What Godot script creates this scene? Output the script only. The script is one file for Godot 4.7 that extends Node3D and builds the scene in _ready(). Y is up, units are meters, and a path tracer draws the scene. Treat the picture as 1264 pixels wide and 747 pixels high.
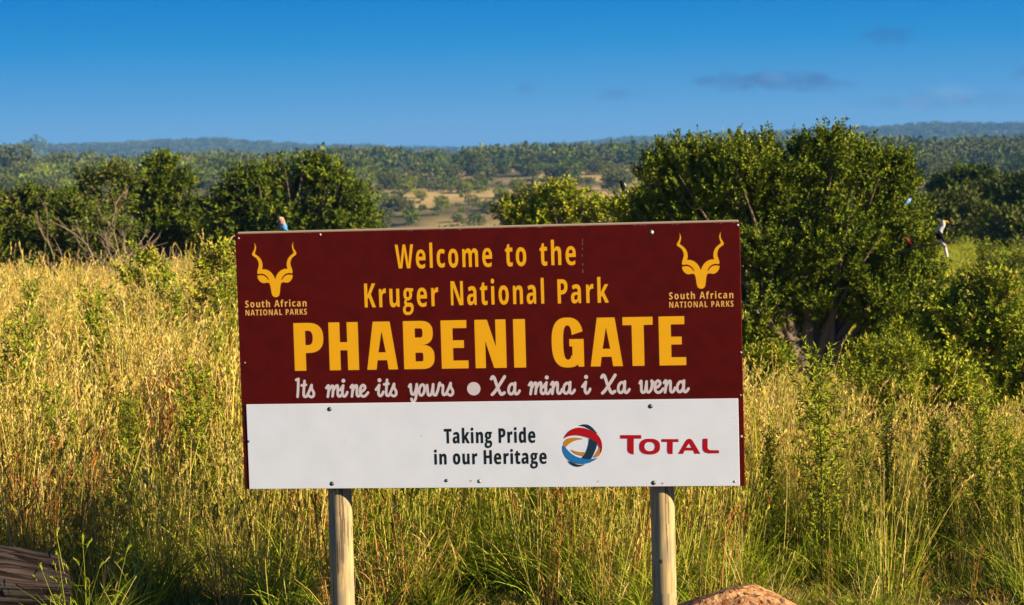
extends Node3D

# ------------------------------------------------------------------ geometry collector
class Geo:
	var v := PackedVector3Array()
	var n := PackedVector3Array()
	var c := PackedColorArray()
	var t := PackedVector2Array()
	var i := PackedInt32Array()

	func tri(a: Vector3, b: Vector3, d: Vector3, col: Color) -> void:
		var k := v.size()
		var m := (d - a).cross(b - a).normalized()
		v.push_back(a); v.push_back(b); v.push_back(d)
		n.push_back(m); n.push_back(m); n.push_back(m)
		c.push_back(col); c.push_back(col); c.push_back(col)
		t.push_back(Vector2(a.x, a.y)); t.push_back(Vector2(b.x, b.y)); t.push_back(Vector2(d.x, d.y))
		i.push_back(k); i.push_back(k + 1); i.push_back(k + 2)

	func quad(a: Vector3, b: Vector3, d: Vector3, e: Vector3, col: Color) -> void:
		var k := v.size()
		var m := (e - a).cross(b - a) + (d - b).cross(a - b) * 0.0
		if m.length_squared() < 1e-18:
			m = (d - a).cross(b - a)
		m = m.normalized()
		v.push_back(a); v.push_back(b); v.push_back(d); v.push_back(e)
		for q in 4:
			n.push_back(m); c.push_back(col)
		t.push_back(Vector2(a.x, a.y)); t.push_back(Vector2(b.x, b.y)); t.push_back(Vector2(d.x, d.y)); t.push_back(Vector2(e.x, e.y))
		i.push_back(k); i.push_back(k + 1); i.push_back(k + 2)
		i.push_back(k); i.push_back(k + 2); i.push_back(k + 3)

	# a pointed leaf: two triangles folded a little along the midrib
	func leaf(at: Vector3, dir: Vector3, side: Vector3, l: float, w: float, col: Color) -> void:
		var tip := at + dir * l
		var mid := at + dir * l * 0.45
		var fold := dir.cross(side) * (w * 0.22)
		tri(at, mid + side * w * 0.5 + fold, tip, col)
		tri(at, tip, mid - side * w * 0.5 + fold, col)

	# a flat strip through points, tapering
	func strip(p: PackedVector3Array, side: Vector3, w: PackedFloat32Array, col: Color) -> void:
		for k in p.size() - 1:
			quad(p[k] - side * w[k], p[k] + side * w[k], p[k + 1] + side * w[k + 1], p[k + 1] - side * w[k + 1], col)

	# smooth swept tube; cols is one colour or one for each ring
	func tube(p: PackedVector3Array, r: PackedFloat32Array, sides: int, cols: Array, closed := true, wob: FastNoiseLite = null, amp := 0.0, squash := 1.0) -> void:
		var base := v.size()
		var acc := 0.0
		var tmp := Vector3(1, 0, 0)
		for k in p.size():
			var d: Vector3
			if k == 0: d = p[1] - p[0]
			elif k == p.size() - 1: d = p[k] - p[k - 1]
			else: d = p[k + 1] - p[k - 1]
			d = d.normalized()
			if k == 0:
				tmp = d.cross(Vector3(0, 0, 1) if absf(d.z) < 0.8 else Vector3(1, 0, 0)).normalized()
			else:
				acc += p[k].distance_to(p[k - 1])
			var a := (tmp - d * tmp.dot(d)).normalized()
			tmp = a
			var b := d.cross(a).normalized()
			var col: Color = cols[mini(k, cols.size() - 1)]
			for s in sides + 1:
				var th := TAU * s / sides
				var o := (a * cos(th) + b * sin(th) * squash)
				var rr := r[k]
				if wob:
					var q := p[k] + o * r[k]
					if s == sides: q = p[k] + a * r[k]
					rr += amp * wob.get_noise_3d(q.x, q.y, q.z)
				v.push_back(p[k] + o * rr)
				n.push_back(o.normalized())
				c.push_back(col)
				t.push_back(Vector2(float(s) / sides, acc))
		for k in p.size() - 1:
			for s in sides:
				var q := base + k * (sides + 1) + s
				i.push_back(q); i.push_back(q + sides + 2); i.push_back(q + 1)
				i.push_back(q); i.push_back(q + sides + 1); i.push_back(q + sides + 2)
		if closed:
			for e in 2:
				var k: int = 0 if e == 0 else p.size() - 1
				if r[k] < 0.0015: continue
				var ctr := p[k]
				for s in sides:
					var q := base + k * (sides + 1) + s
					if e == 0: tri(ctr, v[q], v[q + 1], cols[0])
					else: tri(ctr, v[q + 1], v[q], cols[cols.size() - 1])

	func box(lo: Vector3, hi: Vector3, col: Color, bev := 0.0) -> void:
		# chamfered box: the six faces drawn in by bev, joined by strips and corners
		var f := []
		for ax in 3:
			for s in 2:
				var u := (ax + 1) % 3
				var w := (ax + 2) % 3
				var q := []
				for cr in [[0, 0], [1, 0], [1, 1], [0, 1]]:
					var pt := Vector3()
					pt[ax] = hi[ax] if s == 1 else lo[ax]
					pt[u] = (hi[u] - bev) if cr[0] == 1 else (lo[u] + bev)
					pt[w] = (hi[w] - bev) if cr[1] == 1 else (lo[w] + bev)
					q.append(pt)
				if s == 1: quad(q[0], q[3], q[2], q[1], col)
				else: quad(q[0], q[1], q[2], q[3], col)
		if bev <= 0.0: return
		for ax in 3:
			var u := (ax + 1) % 3
			var w := (ax + 2) % 3
			for su in 2:
				for sw in 2:
					var p := []
					for e in 2:
						for side in 2:
							var pt := Vector3()
							pt[ax] = (hi[ax] - bev) if e == 1 else (lo[ax] + bev)
							pt[u] = (hi[u] - (0.0 if side == 0 else bev)) if su == 1 else (lo[u] + (0.0 if side == 0 else bev))
							pt[w] = (hi[w] - (bev if side == 0 else 0.0)) if sw == 1 else (lo[w] + (bev if side == 0 else 0.0))
							p.append(pt)
					if su == sw: quad(p[0], p[2], p[3], p[1], col)
					else: quad(p[0], p[1], p[3], p[2], col)

	func mesh(mat: Material) -> ArrayMesh:
		var a := []
		a.resize(Mesh.ARRAY_MAX)
		a[Mesh.ARRAY_VERTEX] = v
		a[Mesh.ARRAY_NORMAL] = n
		a[Mesh.ARRAY_COLOR] = c
		a[Mesh.ARRAY_TEX_UV] = t
		a[Mesh.ARRAY_INDEX] = i
		var m := ArrayMesh.new()
		m.add_surface_from_arrays(Mesh.PRIMITIVE_TRIANGLES, a)
		m.surface_set_material(0, mat)
		return m

# ------------------------------------------------------------------ bookkeeping
var M := {}
var used := {}

func numbered(called: String) -> String:
	var k: int = used.get(called, 0)
	used[called] = k + 1
	return called if k == 0 else "%s_%03d" % [called, k]

func tag(o: Node, label: String, category: String, group := "") -> Node:
	o.set_meta("label", label)
	o.set_meta("category", category)
	if group != "": o.set_meta("group", group)
	return o

func thing(called: String, label: String, category: String, at := Vector3.ZERO, group := "") -> Node3D:
	var o := Node3D.new()
	o.name = numbered(called)
	add_child(o)
	o.position = at
	tag(o, label, category, group)
	return o

func part(called: String, m: Mesh, parent: Node, kind := "") -> MeshInstance3D:
	var o := MeshInstance3D.new()
	o.name = called
	o.mesh = m
	parent.add_child(o, true)
	if kind != "": o.set_meta("kind", kind)
	return o

func lin(r: float, g: float, b: float) -> Color:
	return Color(r, g, b)

func srgb(r: float, g: float, b: float) -> Color:      # linear reflectance to albedo_color
	return Color(r, g, b).linear_to_srgb()

func rng_of(s: int) -> RandomNumberGenerator:
	var r := RandomNumberGenerator.new()
	r.seed = s
	return r

func noise_of(s: int, f: float, oct := 3) -> FastNoiseLite:
	var q := FastNoiseLite.new()
	q.seed = s
	q.frequency = f
	q.fractal_octaves = oct
	q.noise_type = FastNoiseLite.TYPE_SIMPLEX_SMOOTH
	return q

func rdir(r: RandomNumberGenerator) -> Vector3:
	var y := r.randf_range(-1, 1)
	var a := r.randf() * TAU
	var h := sqrt(1.0 - y * y)
	return Vector3(h * cos(a), y, h * sin(a))

# ------------------------------------------------------------------ camera numbers and the lie of the land
const EYE := Vector3(0, 2.35, 0)
const FOC := 2359.0
var CAM := Basis.from_euler(Vector3(-atan(178.5 / 2359.0), 0, deg_to_rad(-1.2)))

# the direction of a photo pixel, and the point on it at a given distance into the scene
func ray(px: float, py: float) -> Vector3:
	return CAM * Vector3((px - 632.0) / FOC, -(py - 373.5) / FOC, -1.0)

func at(px: float, py: float, d: float) -> Vector3:
	var r := ray(px, py)
	return EYE + r * (d / -r.z)

var land := noise_of(11, 0.012, 3)
var land2 := noise_of(12, 0.0016, 4)
const PROF := [[0.0, 0.0], [12.0, 0.0], [25.0, -0.25], [70.0, -1.0], [130.0, -4.6], [195.0, -9.6], [245.0, -11.2], [310.0, -9.8], [420.0, -5.4], [520.0, -2.6], [650.0, -0.6], [850.0, 0.0], [1150.0, -5.0], [1600.0, -10.0], [2100.0, -2.0], [2600.0, 14.0], [3100.0, 20.0], [4200.0, 6.0], [7000.0, 0.0]]
const RIDGE := [[-0.33, 26.0], [-0.27, 25.0], [-0.16, 28.0], [-0.09, 17.0], [-0.055, 12.0], [-0.015, 7.0], [0.02, 11.0], [0.09, 20.0], [0.16, 27.0], [0.22, 30.0], [0.27, 28.0], [0.33, 26.0]]

func table(a: Array, x: float) -> float:
	if x <= a[0][0]: return a[0][1]
	for k in a.size() - 1:
		if x < a[k + 1][0]:
			var s: float = (x - a[k][0]) / (a[k + 1][0] - a[k][0])
			s = s * s * (3.0 - 2.0 * s)
			return lerpf(a[k][1], a[k + 1][1], s)
	return a[a.size() - 1][1]

func ground(x: float, z: float) -> float:
	var d := -z
	if d < 12.0: return 0.0
	var h := table(PROF, d)
	var far := smoothstep(1600.0, 2600.0, d) * (1.0 - smoothstep(3200.0, 5500.0, d))
	h += far * (table(RIDGE, x / d) - 14.0)
	h += land.get_noise_2d(x, z) * minf(1.5, (d - 12.0) * 0.012)
	h += land2.get_noise_2d(x, z) * smoothstep(200.0, 1200.0, d) * 7.0
	return h

func on_ground(px: float, py: float) -> Vector3:         # where the line of sight through a pixel meets the land
	var d := 8.0
	while d < 4000.0:
		var p := at(px, py, d)
		if p.y <= ground(p.x, p.z): return p
		d *= 1.01
	return at(px, py, 4000.0)

func field_end(az: float) -> float:                      # how far the tall grass reaches
	return table([[-0.34, 27.0], [-0.2, 26.0], [-0.1, 24.0], [0.02, 18.0], [0.1, 12.6], [0.2, 12.0], [0.34, 11.9]], az)

# ------------------------------------------------------------------ materials
func plain(c: Color, rough := 0.8, spec := 0.3) -> StandardMaterial3D:
	var m := StandardMaterial3D.new()
	m.albedo_color = c.linear_to_srgb()
	m.roughness = rough
	m.metallic_specular = spec
	return m

func leafy(back: float, rough := 0.65, spec := 0.25) -> StandardMaterial3D:
	var m := StandardMaterial3D.new()
	m.vertex_color_use_as_albedo = true
	m.roughness = rough
	m.metallic_specular = spec
	m.cull_mode = BaseMaterial3D.CULL_DISABLED
	if back > 0.0:
		m.backlight_enabled = true
		m.backlight = Color(back, back, back * 0.8)
	return m

func noise_tex(s: int, f: float, ramp: Gradient, size := 512, oct := 5, warp := false, nrm := false, cell := false) -> NoiseTexture2D:
	var q := FastNoiseLite.new()
	q.seed = s
	q.frequency = f
	q.fractal_octaves = oct
	q.noise_type = FastNoiseLite.TYPE_CELLULAR if cell else FastNoiseLite.TYPE_SIMPLEX_SMOOTH
	q.domain_warp_enabled = warp
	var n := NoiseTexture2D.new()
	n.width = size
	n.height = size
	n.seamless = true
	n.noise = q
	if nrm:
		n.as_normal_map = true
		n.bump_strength = 6.0
	elif ramp:
		n.color_ramp = ramp
	return n

func ramp(stops: Array) -> Gradient:
	var g := Gradient.new()
	var o := PackedFloat32Array()
	var c := PackedColorArray()
	for s in stops:
		o.push_back(s[0])
		c.push_back((s[1] as Color).linear_to_srgb())
	g.offsets = o
	g.colors = c
	return g

func make_materials() -> void:
	M.grass = leafy(0.6, 0.7, 0.2)
	M.leaf = leafy(0.36, 0.6, 0.18)
	M.far_leaf = leafy(0.3, 0.8, 0.1)
	M.twig = leafy(0.0, 0.9, 0.15)
	M.feather = leafy(0.0, 0.7, 0.2)
	var soil := StandardMaterial3D.new()
	soil.vertex_color_use_as_albedo = true
	soil.roughness = 1.0
	soil.metallic_specular = 0.1
	soil.albedo_texture = noise_tex(5, 0.02, ramp([[0.2, lin(0.55, 0.5, 0.45)], [0.5, lin(0.85, 0.83, 0.8)], [0.8, lin(1, 1, 1)]]), 1024, 6)
	soil.uv1_triplanar = true
	soil.uv1_world_triplanar = true
	soil.uv1_scale = Vector3(0.35, 0.35, 0.35)
	M.soil = soil

# ------------------------------------------------------------------ camera, air and sun
func make_view() -> void:
	var cam := Camera3D.new()
	cam.name = "camera"
	add_child(cam)
	cam.position = EYE
	cam.basis = CAM
	cam.near = 0.1
	cam.far = 20000.0
	cam.keep_aspect = Camera3D.KEEP_HEIGHT
	var lens := CameraAttributesPhysical.new()
	lens.frustum_focal_length = 67.0
	lens.frustum_focus_distance = 9.25
	lens.frustum_near = 0.1
	lens.frustum_far = 20000.0
	lens.exposure_aperture = 6.3
	cam.attributes = lens
	cam.fov = rad_to_deg(2.0 * atan(373.5 / FOC))
	cam.current = true

	var sun := DirectionalLight3D.new()
	sun.name = "sun"
	add_child(sun)
	var az := deg_to_rad(66.0)
	var el := deg_to_rad(23.0)
	var to_sun := Vector3(sin(az) * cos(el), sin(el), cos(az) * cos(el))
	sun.look_at_from_position(to_sun * 50.0, Vector3.ZERO)
	sun.light_energy = 1.6
	sun.light_color = Color(1.0, 0.925, 0.79)
	sun.light_angular_distance = 0.5
	sun.shadow_enabled = true
	sun.directional_shadow_max_distance = 400.0

	var e := Environment.new()
	e.background_mode = Environment.BG_SKY
	e.tonemap_mode = Environment.TONE_MAPPER_LINEAR
	e.tonemap_exposure = 2.2
	e.background_energy_multiplier = 0.463
	e.sdfgi_enabled = true
	e.ssao_enabled = true
	e.ssil_enabled = true
	e.fog_enabled = true
	e.fog_density = 0.00021
	e.fog_light_color = Color(0.48, 0.74, 1.0)
	var sm := PanoramaSkyMaterial.new()
	sm.panorama = ImageTexture.create_from_image(sky_image())
	var sky := Sky.new()
	sky.sky_material = sm
	e.sky = sky
	var w := WorldEnvironment.new()
	w.name = "air"
	w.environment = e
	add_child(w)

func sky_image() -> Image:
	var W := 4096
	var H := 2048
	var im := Image.create_empty(W, H, false, Image.FORMAT_RGBF)
	# elevation in degrees -> colour of the clear evening air
	var stops := [[-90.0, Color8(120, 160, 198)], [0.0, Color8(120, 172, 216)], [0.8, Color8(110, 168, 214)], [2.0, Color8(78, 155, 212)], [3.4, Color8(30, 142, 208)], [4.6, Color8(0, 128, 204)], [8.0, Color8(0, 112, 192)], [20.0, Color8(4, 95, 174)], [90.0, Color8(8, 68, 140)]]
	for y in H:
		var el := 90.0 - (y + 0.5) * 180.0 / H
		var c: Color = stops[0][1].srgb_to_linear()
		for k in stops.size() - 1:
			if el >= stops[k][0] and el < stops[k + 1][0]:
				var s: float = (el - stops[k][0]) / (stops[k + 1][0] - stops[k][0])
				c = (stops[k][1] as Color).srgb_to_linear().lerp((stops[k + 1][1] as Color).srgb_to_linear(), s)
		im.fill_rect(Rect2i(0, y, W, 1), c)
	# thin grey and white scraps of cloud low over the horizon, all the way round
	var r := rng_of(77)
	var clouds := []
	for q in [[905, 99, 42, 9, 0.8, 0], [965, 98, 50, 10, 0.85, 0], [1005, 101, 26, 8, 0.7, 0], [952, 94, 15, 5, 0.5, 1], [1050, 102, 16, 4, 0.6, 0], [868, 97, 12, 4, 0.5, 0], [1098, 42, 30, 8, 0.8, 0], [757, 115, 26, 5, 0.8, 0], [647, 107, 8, 4, 0.6, 0], [1125, 124, 16, 5, 0.6, 1], [1172, 115, 26, 8, 0.6, 1], [1150, 122, 45, 8, 0.6, 0], [1225, 122, 40, 6, 0.4, 0], [1258, 88, 16, 5, 0.6, 0], [1085, 126, 40, 5, 0.35, 0]]:
		var v := ray(q[0], q[1]).normalized()
		clouds.append([atan2(v.x, -v.z), asin(v.y), q[2] / FOC, q[3] / FOC, q[4], q[5]])
	for k in 60:
		var a := r.randf_range(0.45, TAU - 0.45)
		var el := deg_to_rad(r.randf_range(1.2, 6.0))
		clouds.append([a, el, r.randf_range(0.006, 0.04), r.randf_range(0.002, 0.005), r.randf_range(0.3, 0.85), 1 if r.randf() < 0.25 else 0])
	var nz := noise_of(31, 0.09, 4)
	for q in clouds:
		var cx: float = fposmod(q[0], TAU) / TAU * W
		var cy: float = (0.5 - q[1] / PI) * H
		var rx: float = q[2] / TAU * W * 1.5
		var ry: float = q[3] / PI * H * 1.7
		for y in range(floori(cy - ry), ceili(cy + ry) + 1):
			for x in range(floori(cx - rx), ceili(cx + rx) + 1):
				var u := (x - cx) / rx
				var w := (y - cy) / ry
				var f: float = 1.0 - sqrt(u * u + w * w) + nz.get_noise_2d(x * 1.2, y * 3.5) * 0.9
				f = smoothstep(0.0, 0.6, f) * minf(1.0, q[4] * 1.15) * smoothstep(1.0, 0.6, sqrt(u * u + w * w))
				if f <= 0.0: continue
				var xx := posmod(x, W)
				var c := im.get_pixel(xx, y)
				var to := Color(c.r * 0.74 + 0.012, c.g * 0.78, c.b * 0.82) if q[5] == 0 else Color(c.r * 1.1 + 0.07, c.g * 1.06 + 0.04, c.b * 1.03)
				im.set_pixel(xx, y, c.lerp(to, f))
	return im

# ------------------------------------------------------------------ the land
func clearing(x: float, z: float) -> float:              # straw-coloured open ground on the far slope
	var d := -z
	var az := x / d
	var band := smoothstep(150.0, 230.0, d) * (1.0 - smoothstep(540.0, 680.0, d))
	var across := smoothstep(-0.10, -0.05, az) * (1.0 - smoothstep(0.07, 0.12, az))
	var n := land.get_noise_2d(x * 1.7 + 90.0, z * 1.7) + 0.5 * land.get_noise_2d(x * 5.0, z * 3.0 + 40.0)
	return smoothstep(-0.12, 0.16, n + 0.12 * across - 0.3 * (1.0 - across)) * band * maxf(across, 0.35)

func make_ground() -> void:
	var g := Geo.new()
	var rows := [-60.0, -30.0, -10.0, 0.0, 3.0, 6.0]
	var d := 8.0
	while d < 7000.0:
		rows.append(d)
		d *= 1.045
	rows.append(9000.0)
	var cols := 170
	var tint := noise_of(21, 0.03, 4)
	for k in rows.size():
		var dd: float = rows[k]
		var half := 40.0 + absf(dd) * 0.6
		for q in cols + 1:
			var x := (2.0 * q / cols - 1.0) * half
			var h := ground(x, -dd)
			g.v.push_back(Vector3(x, h, -dd))
			var e := maxf(0.3, dd * 0.02)
			var nn := Vector3(ground(x - e, -dd) - ground(x + e, -dd), 2.0 * e, ground(x, -dd - e) - ground(x, -dd + e)).normalized()
			g.n.push_back(nn)
			g.t.push_back(Vector2(x, dd))
			var az := x / maxf(dd, 1.0)
			var c := lin(0.13, 0.095, 0.05)
			if dd > 9.0:
				var m := tint.get_noise_2d(x, dd)
				var wood := lin(0.115, 0.11, 0.045).lerp(lin(0.26, 0.2, 0.085), clampf(0.35 + m, 0, 1))
				var mead := lin(0.2, 0.205, 0.05).lerp(lin(0.3, 0.24, 0.09), clampf(0.3 + m, 0, 1))
				mead = mead.lerp(lin(0.25, 0.27, 0.05), smoothstep(0.1, 0.16, az) * 0.8)
				var open := 1.0 - smoothstep(90.0, 160.0, dd)
				var far := wood.lerp(mead, open)
				far = far.lerp(lin(0.62, 0.45, 0.17), clearing(x, -dd))
				c = c.lerp(far, smoothstep(11.0, 30.0, dd))
			g.c.push_back(c)
	for k in rows.size() - 1:
		for q in cols:
			var a := k * (cols + 1) + q
			g.i.append_array([a, a + cols + 1, a + 1, a + 1, a + cols + 1, a + cols + 2])
	var o := part("ground", g.mesh(M.soil), self)
	o.set_meta("kind", "structure")
	o.set_meta("label", "dry earth and straw of the bushveld running back to low hills")
	o.set_meta("category", "ground")

# ------------------------------------------------------------------ the sign
const BOARD_AT := Vector3(-0.126695, 1.391499, -9.136031)
const BOARD_TURN := Vector3(-0.002854, -0.130697, 0.008079)
const UP0 := 1.3915                                       # height of the board's middle above the foot of the posts

func bent(pts: Array, step := 5) -> PackedVector2Array:   # Catmull-Rom through the points
	var o := PackedVector2Array()
	for k in pts.size() - 1:
		var p0: Vector2 = pts[maxi(k - 1, 0)]
		var p1: Vector2 = pts[k]
		var p2: Vector2 = pts[k + 1]
		var p3: Vector2 = pts[mini(k + 2, pts.size() - 1)]
		for s in step:
			o.push_back(p1.cubic_interpolate(p2, p0, p3, float(s) / step))
	o.push_back(pts[pts.size() - 1])
	return o

func flat_strip(g: Geo, a: PackedVector2Array, b: PackedVector2Array, z: float) -> void:
	for k in a.size() - 1:
		var w := [a[k], b[k], b[k + 1], a[k + 1]]
		if (w[1] - w[0]).cross(w[3] - w[0]) > 0.0: w.reverse()
		g.quad(Vector3(w[0].x, w[0].y, z), Vector3(w[1].x, w[1].y, z), Vector3(w[2].x, w[2].y, z), Vector3(w[3].x, w[3].y, z), Color.WHITE)

func brush(g: Geo, pts: Array, hw: float, z: float) -> void:
	var big := bent(pts)
	for k in big.size(): big[k] *= 1000.0
	for p in Geometry2D.offset_polyline(big, hw * 1000.0, Geometry2D.JOIN_ROUND, Geometry2D.END_ROUND):
		if Geometry2D.is_polygon_clockwise(p): continue
		for k in p.size(): p[k] *= 0.001
		poly(g, p, z)

func disc(g: Geo, ctr: Vector2, r: float, z: float, sides := 24) -> void:
	for k in sides:
		var a := TAU * k / sides
		var b := TAU * (k + 1) / sides
		g.tri(Vector3(ctr.x, ctr.y, z), Vector3(ctr.x + cos(b) * r, ctr.y + sin(b) * r, z), Vector3(ctr.x + cos(a) * r, ctr.y + sin(a) * r, z), Color.WHITE)

func poly(g: Geo, p: PackedVector2Array, z: float) -> void:
	if Geometry2D.is_polygon_clockwise(p): p.reverse()
	var t := Geometry2D.triangulate_polygon(p)
	for k in range(0, t.size(), 3):
		var a := p[t[k]]
		var b := p[t[k + 1]]
		var c := p[t[k + 2]]
		if (b - a).cross(c - a) > 0.0:
			var s := b
			b = c
			c = s
		g.tri(Vector3(a.x, a.y, z), Vector3(b.x, b.y, z), Vector3(c.x, c.y, z), Color.WHITE)

func pts2(a: Array) -> PackedVector2Array:
	var o := PackedVector2Array()
	for k in range(0, a.size(), 2): o.push_back(Vector2(a[k], a[k + 1]))
	return o

func superpt(cx: float, cy: float, rx: float, ry: float, a: float, e := 2.7) -> Vector2:
	var c := cos(a)
	var s := sin(a)
	return Vector2(cx + signf(c) * pow(absf(c), 2.0 / e) * rx, cy + signf(s) * pow(absf(s), 2.0 / e) * ry)

func arc(g: Geo, x: float, y: float, sx: float, sy: float, o: Array, a0: float, a1: float, z: float, e := 2.7) -> void:
	# o: centre x, centre y, outer rx, ry, inner rx, ry in glyph units
	var l := PackedVector2Array()
	var r := PackedVector2Array()
	for k in 29:
		var a := deg_to_rad(lerpf(a0, a1, k / 28.0))
		var p := superpt(o[0], o[1], o[2], o[3], a, e)
		var q := superpt(o[0], o[1], o[4], o[5], a, e)
		l.push_back(Vector2(x + p.x * sx, y + p.y * sy))
		r.push_back(Vector2(x + q.x * sx, y + q.y * sy))
	flat_strip(g, l, r, z)

# heavy condensed capitals of the gate's name; each fills x0..x1, y0..y0+h
func big_letter(ch: String, x0: float, x1: float, y0: float, h: float, z: float) -> Geo:
	var g := Geo.new()
	var w := (x1 - x0) / h
	var s := 0.246
	var R := func(ax: float, ay: float, bx: float, by: float) -> void:
		g.quad(Vector3(x0 + ax * h, y0 + ay * h, z), Vector3(x0 + ax * h, y0 + by * h, z), Vector3(x0 + bx * h, y0 + by * h, z), Vector3(x0 + bx * h, y0 + ay * h, z), Color.WHITE)
	var P := func(a: Array) -> void:
		var p := pts2(a)
		for k in p.size(): p[k] = Vector2(x0 + p[k].x * h, y0 + p[k].y * h)
		poly(g, p, z)
	match ch:
		"P":
			R.call(0.0, 0.0, s, 1.0)
			bowl(g, x0, y0, h, s, w, 0.37, 1.0, 0.165, s - 0.02, z)
		"H":
			R.call(0.0, 0.0, s - 0.01, 1.0)
			R.call(w - s + 0.01, 0.0, w, 1.0)
			R.call(s - 0.01, 0.415, w - s + 0.01, 0.585)
		"A":
			P.call([0, 0, 0.225 * w, 1, 0.5 * w, 1, 0.5 * w, 0.80, 0.382 * w, 0.36, 0.5 * w, 0.36, 0.5 * w, 0.195, 0.345 * w, 0.195, 0.305 * w, 0])
			P.call([w, 0, 0.775 * w, 1, 0.5 * w, 1, 0.5 * w, 0.80, 0.618 * w, 0.36, 0.5 * w, 0.36, 0.5 * w, 0.195, 0.655 * w, 0.195, 0.695 * w, 0])
		"B":
			R.call(0.0, 0.0, s, 1.0)
			bowl(g, x0, y0, h, s, w * 0.965, 0.5, 1.0, 0.155, s - 0.03, z)
			bowl(g, x0, y0, h, s, w, 0.0, 0.5, 0.16, s - 0.01, z)
			R.call(s, 0.4985, s + 0.12, 0.5015)
		"E":
			R.call(0.0, 0.0, s, 1.0)
			R.call(s, 0.835, w * 0.96, 1.0)
			R.call(s, 0.425, w * 0.85, 0.585)
			R.call(s, 0.0, w, 0.165)
		"N":
			R.call(0.0, 0.0, 0.215, 1.0)
			R.call(w - 0.215, 0.0, w, 1.0)
			P.call([0.215, 1.0, 0.262, 1.0, w - 0.215, 0.44, w - 0.215, 0.0, w - 0.262, 0.0, 0.215, 0.56])
		"I":
			R.call(0.0, 0.0, w, 1.0)
		"T":
			R.call(0.0, 0.835, w, 1.0)
			R.call(w * 0.5 - s * 0.5, 0.0, w * 0.5 + s * 0.5, 0.835)
		"G":
			arc(g, x0, y0, h, h, [w * 0.5, 0.5, w * 0.5, 0.515, w * 0.5 - 0.238, 0.352], 20.0, 318.0, z, 2.6)
			var bar := pts2([w * 0.55, 0.57, w, 0.57, w, 0.0, w - 0.115, 0.0, w - 0.14, 0.09, w - 0.236, 0.2, w - 0.236, 0.42, w * 0.55, 0.42])
			for k in bar.size(): bar[k] = Vector2(x0 + bar[k].x * h, y0 + bar[k].y * h)
			poly(g, bar, z + 0.0002)
	return g

func bowl(g: Geo, x0: float, y0: float, h: float, s: float, w: float, ya: float, yb: float, th: float, tv: float, z: float) -> void:
	var l := PackedVector2Array()
	var r := PackedVector2Array()
	var cy := (ya + yb) * 0.5
	var ry := (yb - ya) * 0.5
	var xr := w - s
	l.push_back(Vector2(s, yb)); r.push_back(Vector2(s, yb - th))
	for k in 19:
		var a := deg_to_rad(lerpf(90.0, -90.0, k / 18.0))
		var ro := minf(xr, ry * 1.05)
		var p := superpt(w - ro, cy, ro, ry, a, 2.5)
		var ri := maxf(0.02, ro - tv)
		var q := superpt(w - tv - ri, cy, ri, ry - th, a, 2.5)
		l.push_back(p); r.push_back(Vector2(maxf(q.x, s), q.y))
	l.push_back(Vector2(s, ya)); r.push_back(Vector2(s, ya + th))
	for k in l.size():
		l[k] = Vector2(x0 + l[k].x * h, y0 + l[k].y * h)
		r[k] = Vector2(x0 + r[k].x * h, y0 + r[k].y * h)
	flat_strip(g, l, r, z)

func font(weight: int, bold: float, gap := 0) -> Font:
	var f := SystemFont.new()
	f.font_names = PackedStringArray(["Droid Sans"])
	f.font_weight = weight
	var v := FontVariation.new()
	v.base_font = f
	v.variation_embolden = bold
	v.spacing_glyph = gap
	return v

func text_mesh(words: String, f: Font) -> TextMesh:
	var t := TextMesh.new()
	t.text = words
	t.font = f
	t.font_size = 64
	t.pixel_size = 0.01
	t.depth = 0.02
	t.curve_step = 1.0
	return t

# a printed line that runs from u0 to u1 on the board, standing on v with capitals of height cap
func line(words: String, u0: float, u1: float, v: float, cap: float, m: Material, parent: Node, f: Font, z: float) -> void:
	var t := text_mesh(words, f)
	var box := t.get_aabb()
	var hh := text_mesh("H", f).get_aabb().size.y
	var deep := 0.0
	for ch in words:
		if ch in "gyp":
			deep = text_mesh("Hg", f).get_aabb().size.y - hh
	t.material = m
	var o := part("lettering", t, parent)
	var sx := (u1 - u0) / box.size.x
	var sy := cap / hh
	o.scale = Vector3(sx, sy, 0.02)
	var low := box.position.y + deep
	o.position = Vector3(u0 - box.position.x * sx, UP0 + v - low * sy, z)

func kudu(cx: float, top: float, low: float, z: float) -> Geo:
	var g := Geo.new()
	var horn := [132, 92, 141, 112, 147, 135, 141, 162, 132, 184, 146, 197, 166, 212, 184, 234, 194, 260, 197, 288, 191, 319, 216, 318, 246, 329, 270, 348, 288, 374, 298, 400, 300, 402, 300, 556, 283, 552, 270, 540, 264, 518, 260, 485, 256, 458, 247, 434, 247, 410, 240, 392, 228, 376, 210, 362, 185, 354, 152, 358, 147, 345, 152, 322, 160, 300, 165, 275, 160, 250, 148, 228, 130, 213, 114, 203, 108, 188, 118, 170, 131, 150, 136, 120]
	var ear := [147, 372, 185, 367, 208, 374, 226, 388, 238, 406, 247, 414, 247, 434, 225, 431, 205, 436, 185, 433, 165, 418, 152, 398]
	var k := (top - low) / (556.0 - 92.0)
	for side in 2:
		for src in [horn, ear]:
			var p := pts2(src)
			for q in p.size():
				var dx := (300.0 - p[q].x) * k
				p[q] = Vector2(cx + (dx if side == 1 else -dx), UP0 + low + (556.0 - p[q].y) * k)
			poly(g, p, z)
	return g

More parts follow.
